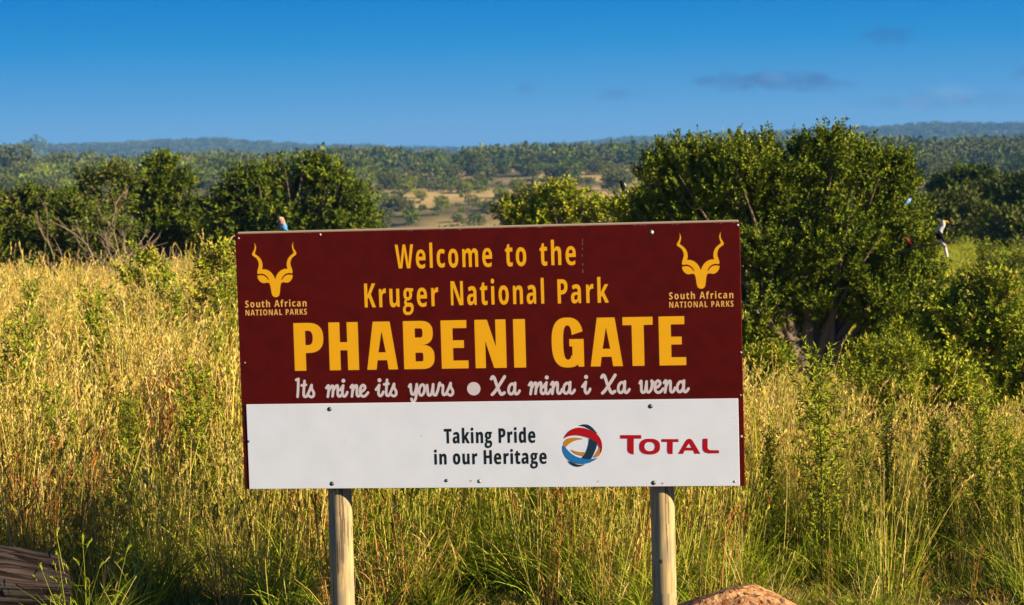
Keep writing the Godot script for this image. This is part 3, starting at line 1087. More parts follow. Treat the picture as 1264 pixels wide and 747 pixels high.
	for k in 4200:
		var x := r.randf_range(-4.2, 4.2)
		var z := -r.randf_range(6.0, 10.9)
		tx.append(Transform3D(Basis(Vector3.UP, r.randf() * TAU).scaled(Vector3.ONE * r.randf_range(0.6, 1.3)), Vector3(x, -0.005, z)))
		var w := r.randf_range(0.7, 1.1)
		tc.append(Color(w, w, w))
	scatter("tuft", tm, tx, tc, turf)
	# open meadow between the field and the far slope
	var mead := stuff("meadow_grass", "pale grass of the open ground beyond the bushes", "grass")
	var mm := [tuft(r, 10, 30, 0.6, [STRAW[0], STRAW[3], GREEN[3]], [GREEN[1], GREEN[3], STRAW[4], STRAW[3]], 0.35, 0.14), tuft(r, 14, 22, 0.7, STRAW, [STRAW[3], STRAW[4], GREEN[3]], 0.35, 0.16), tuft(r, 2, 40, 0.45, [GREEN[3]], [GREEN[1], GREEN[3], GREEN[3], STRAW[4]], 0.35, 0.1)]
	for v in 3:
		tx = []
		tc = []
		for k in 9000:
			var d := 12.5 * pow(150.0 / 12.5, pow(r.randf(), 0.8))
			var az := r.randf_range(-0.36, 0.36)
			if d < field_end(az) - 0.5: continue
			var x := az * d
			if (v == 2) != (az > 0.12 and d > 20.0): continue
			if v < 2 and (land.get_noise_2d(x * 4.0, d * 4.0) > 0.0) != (v == 0) and r.randf() < 0.7: continue
			var s := r.randf_range(0.6, 1.2) * (0.75 + d * 0.012)
			if az > 0.02 and d < 26.0: s *= 0.42
			tx.append(Transform3D(Basis(Vector3.UP, r.randf() * TAU).scaled(Vector3(s * 1.5, minf(s, 1.1), s * 1.5)), Vector3(x, ground(x, -d) - 0.03, -d)))
			var w := r.randf_range(0.75, 1.1)
			tc.append(Color(w, w, w))
		scatter("tuft", mm[v].mesh(M.grass), tx, tc, mead)

# leaves on twigs spread through a set of lobes [centre, radii]
func crown(r: RandomNumberGenerator, lobes: Array, sprigs: int, leaves: int, sprig_len: float, ll: float, lw: float, cols: Array, up := 0.6, shell := 0.3) -> Geo:
	var g := Geo.new()
	var wsum := 0.0
	var ws := []
	for q in lobes:
		wsum += pow(q[1].x * q[1].y * q[1].z, 0.667)
		ws.append(wsum)
	var made := 0
	while made < sprigs:
		var pick := r.randf() * wsum
		var k := 0
		while ws[k] < pick: k += 1
		var dir := rdir(r)
		var rad := pow(r.randf(), shell)
		var ctr: Vector3 = lobes[k][0]
		var rr: Vector3 = lobes[k][1]
		var p := ctr + Vector3(dir.x * rr.x, dir.y * rr.y, dir.z * rr.z) * rad
		var deep := false
		for q in lobes.size():
			if q == k: continue
			var e: Vector3 = (p - lobes[q][0]) / lobes[q][1]
			if e.length_squared() < 0.45:
				deep = true
				break
		made += 1
		if deep and r.randf() < 0.7: continue
		var ax := (Vector3(dir.x, dir.y * 0.8, dir.z) + Vector3.UP * up + rdir(r) * 0.45).normalized()
		var col: Color = vary(r, cols[r.randi() % cols.size()], 0.2)
		var sl := sprig_len * r.randf_range(0.6, 1.3)
		var ph := r.randf() * TAU
		var s1 := ax.cross(Vector3(0.3, 0.2, 0.9)).normalized()
		var s2 := ax.cross(s1)
		for q in leaves:
			var f := (q + 0.5) / leaves
			var a := ph + q * 2.4
			var out := s1 * cos(a) + s2 * sin(a)
			var ld := (ax * lerpf(0.25, 1.1, f) + out * 0.8 + rdir(r) * 0.35).normalized()
			var sd := ld.cross(rdir(r)).normalized()
			var sz := r.randf_range(0.7, 1.15)
			g.leaf(p + ax * (sl * (f - 0.4)), ld, sd, ll * sz, lw * sz, vary(r, col, 0.16))
	return g

# stems and limbs from a foot to the lobes
func limbs(r: RandomNumberGenerator, lobes: Array, stems: int, rad: float, fork: float, col: Color) -> Geo:
	var g := Geo.new()
	var wob := noise_of(r.randi() % 9999, 2.0, 2)
	for k in lobes.size():
		var to: Vector3 = lobes[k][0]
		var rr: Vector3 = lobes[k][1]
		var a := TAU * (k % stems) / stems + 0.6
		var foot := Vector3(cos(a), 0, sin(a)) * rad * (1.4 if stems > 1 else 0.2)
		foot.y = -0.12
		var mid := Vector3(to.x * 0.22 + foot.x, fork, to.z * 0.22 + foot.z)
		var p := PackedVector3Array()
		var w := PackedFloat32Array()
		for q in 9:
			var s := q / 8.0
			var v := foot.lerp(mid, s).lerp(mid.lerp(to, s), s)
			v += Vector3(wob.get_noise_2d(v.y * 0.8, k * 9.0), 0, wob.get_noise_2d(v.y * 0.8 + 40.0, k * 9.0)) * rad * 1.4 * sin(s * PI)
			p.push_back(v)
			w.push_back(rad * lerpf(1.0, 0.3, s))
		g.tube(p, w, 7, [col])
		for q in 5:
			var d := rdir(r)
			d.y = absf(d.y) * 0.7 + 0.1
			var e := to + Vector3(d.x * rr.x, d.y * rr.y, d.z * rr.z) * 0.85
			var st: Vector3 = p[5 + q % 3]
			g.tube(PackedVector3Array([st, st.lerp(e, 0.5) + Vector3(0, 0.06, 0) * rr.y, e]), PackedFloat32Array([rad * 0.34, rad * 0.2, rad * 0.05]), 5, [col], false)
	return g

# lobes given as photo pixels and pixel radii at one distance, turned into metres round the foot
func px_lobes(list: Array, d: float, foot: Vector3, deep := 0.85) -> Array:
	var o := []
	var m := d / FOC
	var r := rng_of(int(d * 100.0) + list.size())
	for q in list:
		var p := at(q[0], q[1], d) - foot
		var rx: float = q[2] * m
		var ry: float = q[3] * m
		p.z = r.randf_range(-0.35, 0.35) * rx if q.size() < 5 else q[4]
		o.append([p, Vector3(rx, ry, lerpf(rx, ry, 0.5) * deep)])
	return o

const BARK := Color(0.17, 0.125, 0.085)

func clumpy(r: RandomNumberGenerator, lobes: Array, n: int, core := 0.8) -> Array:    # every lobe becomes a core with smaller clumps round it
	var o := []
	for q in lobes:
		o.append([q[0], q[1] * core])
		for k in n:
			var d := rdir(r)
			d.y = d.y * 0.8 + 0.15
			o.append([q[0] + Vector3(d.x * q[1].x, d.y * q[1].y, d.z * q[1].z) * r.randf_range(core * 0.78, core * 1.02), q[1] * r.randf_range(0.22, 0.38)])
	return o

func bush(called: String, label: String, category: String, foot_px: float, d: float, list: Array, seed_: int, sprigs: int, leaves: int, sl: float, ll: float, lw: float, cols: Array, stems := 3, rad := 0.05, group := "", up := 0.6, shell := 0.3, core := 0.8, clumps := 6) -> Node3D:
	var foot := at(foot_px, 400, d)
	foot.y = ground(foot.x, foot.z)
	var o := thing(called, label, category, foot, group)
	var lobes := px_lobes(list, d, foot)
	var r := rng_of(seed_)
	var low := 99.0
	for q in lobes: low = minf(low, q[0].y)
	part("trunk", limbs(r, lobes, stems, rad, maxf(0.15, low * 0.6), BARK).mesh(M.twig), o)
	part("crown", crown(r, clumpy(r, lobes, clumps, core), sprigs, leaves, sl, ll, lw, cols, up, shell).mesh(M.leaf), o)
	return o

const DARK := [Color(0.070, 0.100, 0.009), Color(0.105, 0.14, 0.012), Color(0.046, 0.070, 0.008), Color(0.16, 0.19, 0.014)]
const LIME := [Color(0.24, 0.28, 0.018), Color(0.30, 0.315, 0.022), Color(0.16, 0.205, 0.015), Color(0.37, 0.355, 0.035)]
const OLIVE := [Color(0.11, 0.125, 0.028), Color(0.15, 0.155, 0.036), Color(0.085, 0.10, 0.024)]

func make_bushes() -> void:
	# the big dense tree beside the sign
	bush("bushy_tree", "big dense leafy tree with upright shoots behind the sign's right end", "tree", 1000, 21.0, [
		[850, 232, 62, 58], [915, 222, 60, 55], [800, 215, 22, 24], [1020, 205, 48, 55], [965, 235, 55, 60], [1085, 230, 48, 55], [1110, 265, 42, 45],
		[1100, 325, 55, 60], [1040, 300, 65, 70], [950, 310, 75, 70], [870, 300, 65, 58], [1000, 370, 75, 55], [930, 380, 60, 50], [1085, 380, 60, 50], [1125, 300, 34, 40], [840, 340, 50, 60], [895, 420, 60, 45], [1130, 405, 40, 45], [940, 425, 50, 40], [1085, 425, 55, 38], [820, 270, 48, 50], [1145, 350, 24, 45], [840, 200, 40, 34], [1115, 215, 26, 30],
		[908, 184, 13, 20], [990, 184, 13, 24], [1022, 174, 17, 22], [1072, 190, 14, 22], [870, 196, 25, 18], [942, 180, 14, 16], [1050, 185, 18, 18]], 1001, 9800, 18, 0.23, 0.046, 0.026, [DARK[1], DARK[3], DARK[0], LIME[0], DARK[3], DARK[1]], 4, 0.075, "", 0.85, 0.3, 0.74, 9)
	# low bush at its left foot
	bush("round_bush", "round green bush against the left side of the big dense tree", "bush", 795, 23.0, [[790, 256, 36, 20], [815, 250, 24, 26], [770, 262, 20, 14], [800, 290, 45, 25]], 1002, 620, 14, 0.2, 0.055, 0.03, LIME, 3, 0.03)
	bush("yellow_green_bush", "loose yellow green bush showing just over the sign's top edge", "bush", 700, 30.0, [[668, 262, 42, 22], [715, 258, 38, 22], [640, 266, 25, 16], [748, 262, 25, 18], [690, 292, 70, 26], [690, 240, 30, 14]], 1003, 1100, 13, 0.24, 0.07, 0.036, LIME, 3, 0.035)
	bush("grey_green_bush", "grey green bush between the clearing and the yellow green bush", "bush", 655, 42.0, [[650, 250, 30, 20], [685, 246, 28, 18], [625, 262, 22, 14], [655, 280, 40, 20]], 1004, 700, 12, 0.26, 0.08, 0.04, OLIVE, 2, 0.04)
	# right edge
	bush("sprawling_bush", "sprawling yellow green bush beside the big tree's right foot", "bush", 1195, 17.0, [[1185, 400, 42, 45], [1225, 375, 35, 40], [1165, 440, 40, 40], [1240, 420, 40, 45], [1205, 455, 45, 35], [1180, 500, 50, 40], [1240, 490, 45, 45], [1205, 355, 16, 24], [1155, 385, 18, 30]], 1005, 1900, 13, 0.2, 0.052, 0.026, [LIME[0], LIME[2], LIME[1], Color(0.33, 0.29, 0.04), LIME[2]], 3, 0.03, "", 0.7, 0.4)
	bush("low_bush", "low dense bush right of the sprawling bush", "bush", 1262, 16.0, [[1262, 470, 40, 32], [1232, 480, 32, 24], [1290, 455, 35, 45]], 1006, 560, 14, 0.2, 0.05, 0.026, LIME, 3, 0.03)
	bush("thorn_tree", "small open tree with thin branches at the meadow's near edge", "tree", 1225, 30.0, [[1200, 345, 26, 18], [1228, 330, 22, 22], [1250, 350, 26, 26], [1215, 315, 12, 14], [1262, 325, 18, 20]], 1007, 420, 12, 0.24, 0.055, 0.026, [LIME[2], OLIVE[1], LIME[0]], 2, 0.035, "", 0.7, 0.5)
	bush("feathery_bush", "bright feathery green bush in front of the big tree's trunks", "bush", 1095, 15.0, [[1085, 450, 42, 30], [1120, 445, 30, 28], [1055, 465, 30, 22], [1100, 490, 45, 30]], 1008, 620, 16, 0.18, 0.036, 0.012, LIME, 3, 0.02, "", 1.0, 0.4)
	bush("shade_bush", "small bush under the big tree beside the grass", "bush", 1165, 15.5, [[1160, 470, 30, 28], [1190, 478, 28, 24], [1140, 485, 24, 22]], 1009, 420, 14, 0.18, 0.045, 0.024, LIME, 3, 0.02)
	bush("sapling_bush", "pale bush at the left foot of the big tree behind the grass", "bush", 945, 16.0, [[935, 455, 24, 24], [960, 448, 18, 20], [925, 480, 26, 24]], 1010, 300, 14, 0.18, 0.045, 0.02, LIME, 2, 0.02)
	for q in [["round dark tree highest on the slope right of the big tree", 1186, 80.0, [[1186, 224, 34, 18], [1165, 232, 20, 14], [1208, 232, 22, 14], [1186, 250, 34, 14]], [DARK[0], DARK[2], DARK[1]]],
		["wide dark tree behind the meadow at the right", 1245, 74.0, [[1235, 240, 40, 26], [1270, 236, 30, 26], [1215, 258, 26, 16], [1255, 266, 40, 16]], [DARK[0], DARK[2], OLIVE[0]]],
		["grey green domed tree at the head of the meadow", 1178, 66.0, [[1175, 256, 36, 20], [1150, 268, 20, 16], [1205, 268, 24, 14], [1178, 280, 40, 14]], [OLIVE[0], OLIVE[1], DARK[1]]],
		["low olive tree at the meadow's right end", 1258, 58.0, [[1250, 282, 34, 22], [1280, 276, 30, 26], [1228, 296, 18, 14], [1262, 304, 36, 14]], [OLIVE[0], DARK[1], OLIVE[1]]]]:
		bush("round_tree", q[0], "tree", q[1], q[2], q[3], 1100 + q[1], 1100, 12, 0.5, 0.17, 0.085, q[4], 2, 0.14, "", 0.4)
	# left: the row of trees beyond the grass
	bush("domed_tree", "broad domed dark tree beyond the sign's left corner", "tree", 365, 38.0, [[360, 218, 48, 32], [310, 238, 46, 40], [408, 235, 40, 38], [440, 250, 32, 38], [275, 262, 34, 36], [350, 268, 66, 40], [430, 280, 42, 30], [385, 205, 26, 18], [455, 275, 22, 24], [300, 290, 50, 28], [280, 310, 40, 24], [340, 310, 60, 28], [420, 310, 60, 26]], 1011, 2500, 13, 0.34, 0.10, 0.05, [DARK[0], DARK[1], DARK[3], DARK[2]], 3, 0.09, "", 0.5, 0.35, 0.64, 8)
	bush("pointed_tree", "taller dark tree with a peaked crown left of the domed tree", "tree", 200, 40.0, [[196, 206, 24, 20], [186, 228, 34, 26], [216, 232, 30, 28], [200, 258, 44, 30], [165, 250, 28, 26], [205, 284, 50, 22], [235, 262, 26, 26], [170, 300, 34, 24], [220, 308, 44, 22], [250, 290, 24, 26]], 1012, 1600, 13, 0.34, 0.10, 0.05, [DARK[0], DARK[1], DARK[3], DARK[2]], 2, 0.09, "", 0.5, 0.35, 0.64, 8)
	bush("spreading_bush", "spreading green bush at the far left edge of the golden field", "bush", 40, 34.0, [[28, 258, 40, 26], [75, 262, 38, 26], [110, 270, 30, 28], [-15, 262, 30, 30], [45, 288, 60, 24], [110, 290, 34, 22], [0, 300, 50, 30], [60, 312, 50, 24], [115, 315, 34, 22], [150, 290, 24, 24]], 1013, 2100, 13, 0.3, 0.085, 0.042, [OLIVE[0], DARK[0], DARK[1], OLIVE[1]], 3, 0.06)
	bush("thin_tree", "thin see-through tree with bare pale limbs beside the peaked tree", "tree", 135, 37.0, [[118, 225, 24, 18], [140, 216, 18, 16], [160, 220, 14, 14], [100, 245, 22, 18], [145, 250, 26, 18]], 1014, 380, 11, 0.3, 0.085, 0.04, [OLIVE[0], DARK[1], OLIVE[1]], 3, 0.055, "", 0.6, 0.5)
	bush("leafy_shrub", "bright leafy shrub poking out of the golden grass below the thin tree", "bush", 182, 19.0, [[178, 322, 16, 16], [195, 345, 20, 26], [162, 345, 16, 20], [182, 385, 30, 30], [185, 430, 30, 30]], 1015, 300, 14, 0.2, 0.05, 0.024, LIME, 3, 0.015, "", 0.9, 0.45)
	bush("yellowing_shrub", "yellowing shrub beside the sign's upper left corner", "bush", 278, 17.0, [[270, 312, 16, 14], [285, 325, 16, 24], [255, 335, 18, 20], [270, 375, 30, 35], [270, 430, 30, 35]], 1016, 320, 14, 0.18, 0.045, 0.022, [LIME[1], LIME[3], Color(0.34, 0.27, 0.05)], 3, 0.012, "", 0.9, 0.45)
	# leafless dry shrubs
	for q in [["dead_shrub", "leafless grey shrub at the top of the golden grass", 40.0, 29.0, 0.95, 2001], ["dead_shrub", "pale bare branching shrub in front of the thin tree", 128.0, 33.0, 1.9, 2002], ["dead_shrub", "low brown dry shrub under the spreading green bush", 75.0, 28.0, 0.9, 2004], ["dead_shrub", "brown dry shrub at the grass edge below the peaked tree", 165.0, 27.0, 1.0, 2005], ["dead_shrub", "tangle of bare twigs beside the sign's upper left corner", 238.0, 24.0, 1.5, 2003]]:
		var foot := at(q[2], 400, q[3])
		foot.y = ground(foot.x, foot.z)
		var o := thing(q[0], q[1], "shrub", foot)
		var r := rng_of(q[5])
		var g := Geo.new()
		var tall: float = q[4]
		for k in 9: twig(g, r, Vector3(r.randf_range(-0.1, 0.1), -0.05, r.randf_range(-0.1, 0.1)), (Vector3.UP + rdir(r) * 0.75).normalized(), tall * r.randf_range(0.35, 0.6), 0.022, 0)
		part("branches", g.mesh(M.twig), o)

func twig(g: Geo, r: RandomNumberGenerator, from: Vector3, dir: Vector3, l: float, rad: float, level: int) -> void:
	var to := from + dir * l
	var mid := from + dir * l * 0.5 + rdir(r) * l * 0.07
	var c := vary(r, Color(0.27, 0.2, 0.135), 0.2)
	g.tube(PackedVector3Array([from, mid, to]), PackedFloat32Array([rad, rad * 0.8, rad * 0.55]), 5, [c], false)
	if level >= 3: return
	for k in 3:
		twig(g, r, mid.lerp(to, r.randf_range(0.2, 1.0)), (dir + rdir(r) * 0.75 + Vector3.UP * 0.15).normalized(), l * r.randf_range(0.5, 0.75), rad * 0.55, level + 1)

# tall upright weeds: a woody stem with ascending feathery side shoots
func weed_meshes(s: int, tall: float, bushy: float, cols: Array) -> Array:
	var r := rng_of(s)
	var st := Geo.new()
	var lf := Geo.new()
	var p := PackedVector3Array()
	var w := PackedFloat32Array()
	for k in 9:
		var f := k / 8.0
		p.push_back(Vector3(sin(f * 3.0 + s) * 0.02, tall * f, cos(f * 2.0 + s) * 0.02))
		w.push_back(lerpf(0.0065, 0.0015, f))
	st.tube(p, w, 5, [Color(0.085, 0.06, 0.03)], false)
	var n := int(tall * 46.0)
	for k in n:
		var f := lerpf(0.22, 0.99, k / float(n))
		var a := k * 2.4 + r.randf_range(-0.3, 0.3)
		var base := p[int(f * 8.0)].lerp(p[mini(int(f * 8.0) + 1, 8)], f * 8.0 - int(f * 8.0))
		var l := bushy * r.randf_range(0.6, 1.2) * lerpf(1.0, 0.45, absf(f - 0.55) * 2.0)
		var dir := Vector3(cos(a) * 0.75, 0.85, sin(a) * 0.75).normalized()
		var q := arch(base, dir, Vector3(0, 0.25, 0), l, 3)
		st.strip(q, dir.cross(Vector3.UP).normalized(), widths(0.004, 3, 0.3), Color(0.13, 0.12, 0.035))
		var m := int(l * 190.0)
		for j in m:
			var t := (j + 0.5) / m
			var o := base + dir * (l * t) + Vector3(0, 0.25, 0) * (l * t * t)
			var ld := (dir * 0.7 + rdir(r) * 0.8).normalized()
			lf.leaf(o, ld, ld.cross(rdir(r)).normalized(), r.randf_range(0.026, 0.05), r.randf_range(0.008, 0.014), vary(r, cols[r.randi() % cols.size()], 0.2))
	return [st.mesh(M.twig), lf.mesh(M.leaf)]

func make_weeds() -> void:
	var kinds := [weed_meshes(1, 1.25, 0.25, [LIME[0], LIME[2], LIME[1]]), weed_meshes(2, 1.25, 0.2, [LIME[2], LIME[0], DARK[3]]), weed_meshes(3, 1.25, 0.15, [LIME[2], DARK[3], LIME[0]])]
	# top pixel, distance, kind, label
	var spots := [
		[1008, 438, 10.25, 0, "tall feathery weed with dark stem standing clear above the golden grass right of the sign", ""],
		[1213, 490, 10.4, 0, "tall thick feathery weed at the right end of the grass", ""],
		[1243, 520, 10.5, 0, "feathery weed close behind the thick one at the right end of the grass", ""],
		[1157, 515, 10.5, 1, "", "thin weeds with dark stems right of the boulder"], [1172, 530, 10.4, 1, "", "thin weeds with dark stems right of the boulder"],
		[1098, 500, 10.6, 2, "", "thin weeds with dark stems right of the boulder"], [1262, 545, 10.3, 1, "", "thin weeds with dark stems right of the boulder"],
		[1062, 530, 10.5, 2, "", "thin weeds with dark stems right of the boulder"], [948, 530, 10.4, 2, "", "thin weeds with dark stems right of the boulder"],
		[112, 365, 13.5, 0, "green weed standing in the golden grass at the far left", ""],
		[36, 348, 16.5, 1, "", "green weeds in the golden grass left of the sign"], [24, 400, 12.5, 0, "", "green weeds in the golden grass left of the sign"],
		[210, 356, 16.0, 1, "", "green weeds in the golden grass left of the sign"], [262, 400, 13.5, 2, "", "green weeds in the golden grass left of the sign"],
		[235, 460, 11.0, 0, "", "green weeds in the golden grass left of the sign"], [150, 490, 11.0, 1, "", "green weeds in the golden grass left of the sign"],
		[282, 340, 15.0, 0, "", "green weeds in the golden grass left of the sign"], [65, 480, 11.2, 1, "", "green weeds in the golden grass left of the sign"],
	]
	var r := rng_of(610)
	for q in spots:
		var top := at(q[0], q[1], q[2])
		var y := ground(top.x, top.z)
		var label: String = q[4]
		if label == "": label = "slender green weed rising among the grass " + ("right of the boulder" if q[0] > 900 else "left of the sign")
		var o := thing("tall_weed", label, "weed", Vector3(top.x, y - 0.02, top.z), q[5])
		var s := (top.y - y) / 1.25
		o.scale = Vector3(clampf(s, 0.7, 1.1), s, clampf(s, 0.7, 1.1))
		o.rotation = Vector3(r.randf_range(-0.03, 0.03), r.randf() * TAU, r.randf_range(-0.03, 0.03))
		part("stem", kinds[q[3]][0], o)
		part("leaves", kinds[q[3]][1], o, "stuff")

# ------------------------------------------------------------------ trees of the far slope and the hills
func far_tree(s: int, clumps: int, size: float, cols: Array, flat: float) -> Array:
	var r := rng_of(s)
	var lobes := []
	for k in 6:
		var d := rdir(r)
		lobes.append([Vector3(d.x * 1.5, 2.2 + d.y * 0.9 * flat + 0.2, d.z * 1.5), Vector3(1.5, 1.25 * flat, 1.5) * r.randf_range(0.75, 1.1)])
	lobes.append([Vector3(0, 2.1, 0), Vector3(1.9, 1.6 * flat, 1.9)])
	for k in 3:
		var a := r.randf() * TAU
		lobes.append([Vector3(cos(a) * 1.3, 0.9, sin(a) * 1.3), Vector3(1.1, 0.8, 1.1)])
	var c := crown(r, lobes, clumps, 5, size * 1.2, size, size * 0.62, cols, 0.3, 0.3)
	var t := Geo.new()
	t.tube(PackedVector3Array([Vector3(0, -0.4, 0), Vector3(0.08, 1.0, 0), Vector3(0.0, 2.8, 0.05)]), PackedFloat32Array([0.22, 0.17, 0.1]), 6, [BARK], false)
	for k in 4:
		var d := rdir(r)
		t.tube(PackedVector3Array([Vector3(0.06, 1.2, 0), Vector3(d.x * 0.7, 2.1, d.z * 0.7), Vector3(d.x * 1.5, 3.0, d.z * 1.5)]), PackedFloat32Array([0.11, 0.08, 0.04]), 5, [BARK], false)
	return [t.mesh(M.twig), c.mesh(M.far_leaf)]

func make_far_trees() -> void:
	var near_kinds := [far_tree(31, 420, 0.42, DARK, 1.0), far_tree(32, 420, 0.42, OLIVE, 0.8), far_tree(33, 380, 0.42, [OLIVE[1], LIME[2], LIME[0]], 0.75), far_tree(34, 420, 0.42, [DARK[0], DARK[2], OLIVE[0]], 1.15)]
	var r := rng_of(700)
	# named by where the photograph shows them: foot pixel, crown width in pixels, kind
	var seen := [
		[584, 218, 38, 3], [622, 216, 26, 3], [652, 218, 38, 3], [682, 222, 28, 1], [702, 224, 40, 0], [760, 236, 42, 1], [735, 216, 30, 1], [560, 222, 26, 1], [530, 210, 30, 1], [470, 206, 34, 1], [445, 205, 30, 1],
		[575, 240, 26, 2], [620, 246, 22, 2], [500, 238, 30, 2], [545, 258, 24, 2], [600, 262, 22, 2], [640, 236, 22, 2], [490, 262, 28, 1], [520, 246, 18, 2],
		[1160, 235, 40, 1], [1262, 230, 50, 0], [1130, 225, 40, 1],
		[40, 205, 44, 0], [15, 225, 60, 1], [75, 222, 44, 1], [110, 215, 36, 0], [55, 240, 54, 2], [240, 220, 40, 1], [270, 208, 34, 1], [450, 225, 40, 0], [480, 235, 34, 1], [420, 210, 36, 1]]
	var spots := []
	for q in seen:
		var p := on_ground(q[0], q[1])
		spots.append([p, q[2] * -p.z / FOC / 5.6, q[3], true])
	var pool := []
	var dens := noise_of(701, 0.012, 2)
	for k in 8500:
		var d := sqrt(r.randf_range(75.0 * 75.0, 760.0 * 760.0))
		var x := r.randf_range(-0.34, 0.34) * d
		var p := Vector3(x, ground(x, -d), -d)
		var c := clearing(x, -d)
		var keep := clampf(0.5 + dens.get_noise_2d(x, d) * 1.5, 0.05, 1.0) * smoothstep(60.0, 150.0, d) * lerpf(1.0, 0.3, c)
		if d > 480.0: keep = maxf(keep, 0.75 * (1.0 - c * 0.6))
		if absf(x / d - 0.235) < 0.06 and d < 110.0: continue
		var mid := smoothstep(-0.085, -0.05, x / d) * (1.0 - smoothstep(0.07, 0.1, x / d))
		if d < 600.0: keep *= lerpf(1.0, 0.42 if d > 230.0 else 0.12, mid)
		if r.randf() > keep * 0.9: continue
		pool.append([p, (0.35 + 1.05 * pow(r.randf(), 1.6)) * lerpf(1.0, 0.62, mid if d < 600.0 else 0.0) * (0.42 if c > 0.4 else 1.0) * lerpf(0.7, 1.15, smoothstep(150.0, 600.0, d)), r.randi() % 4 if c < 0.4 else 1 + r.randi() % 2, false])
	pool.sort_custom(func(a: Array, b: Array) -> bool: return a[1] / -a[0].z > b[1] / -b[0].z)
	var rest := []
	for q in pool:
		if spots.size() < 290 and absf(q[0].x / q[0].z) < 0.285: spots.append(q)
		else: rest.append(q)
	var what := ["round dark green tree standing on the far wooded slope", "spreading olive green tree standing on the far wooded slope", "pale green bushy tree standing on the far wooded slope", "deep green tall tree standing on the far wooded slope"]
	var groups := ["round dark trees of the far slope", "olive trees of the far slope", "pale bushy trees of the far slope", "deep green tall trees of the far slope"]
	for q in spots:
		var o := thing("slope_tree", what[q[2]], "tree", q[0], groups[q[2]])
		o.scale = Vector3(q[1], q[1] * r.randf_range(0.9, 1.15), q[1])
		o.rotation.y = r.randf() * TAU
		part("trunk", near_kinds[q[2]][0], o)
		part("crown", near_kinds[q[2]][1], o)
	# the woods on the hills, which run together
	var wood := stuff("distant_woods", "hazy woods covering the distant hills up to the skyline", "woods")
	var far_kinds := []
	for k in 4: far_kinds.append(far_tree(41 + k, 70, 0.95, [DARK, OLIVE, OLIVE, DARK][k], 0.9)[1])
	var xf := [[], [], [], []]
	var cl := [[], [], [], []]
	for q in rest:
		xf[q[2]].append(Transform3D(Basis(Vector3.UP, r.randf() * TAU).scaled(Vector3.ONE * q[1]), q[0]))
		cl[q[2]].append(Color.WHITE)
	for k in 800:
		var d := sqrt(r.randf_range(150.0 * 150.0, 640.0 * 640.0))
		var x := r.randf_range(-0.12, 0.13) * d
		if dens.get_noise_2d(x * 2.5, d * 2.5) < -0.1 and r.randf() < 0.7: continue
		var s := r.randf_range(0.16, 0.4)
		var v := 1 + r.randi() % 2
		xf[v].append(Transform3D(Basis(Vector3.UP, r.randf() * TAU).scaled(Vector3(s * 1.3, s, s * 1.3)), Vector3(x, ground(x, -d) - 0.05, -d)))
		cl[v].append(Color.WHITE)
	for k in 34000:
		var d := sqrt(r.randf_range(640.0 * 640.0, 3100.0 * 3100.0))
		var x := r.randf_range(-0.35, 0.35) * d
		if dens.get_noise_2d(x * 0.4, d * 0.4) > 0.38: continue
		var s := 0.65 + 1.25 * pow(r.randf(), 2.0)
		var v := r.randi() % 4
		xf[v].append(Transform3D(Basis(Vector3.UP, r.randf() * TAU).scaled(Vector3(s * 1.25, s * r.randf_range(0.8, 1.2), s * 1.25)), Vector3(x, ground(x, -d) - 0.8, -d)))
		var w := r.randf_range(0.45, 1.3)
		cl[v].append(Color(w, w, w))
	for k in 4: scatter("canopy", far_kinds[k], xf[k], cl[k], wood)

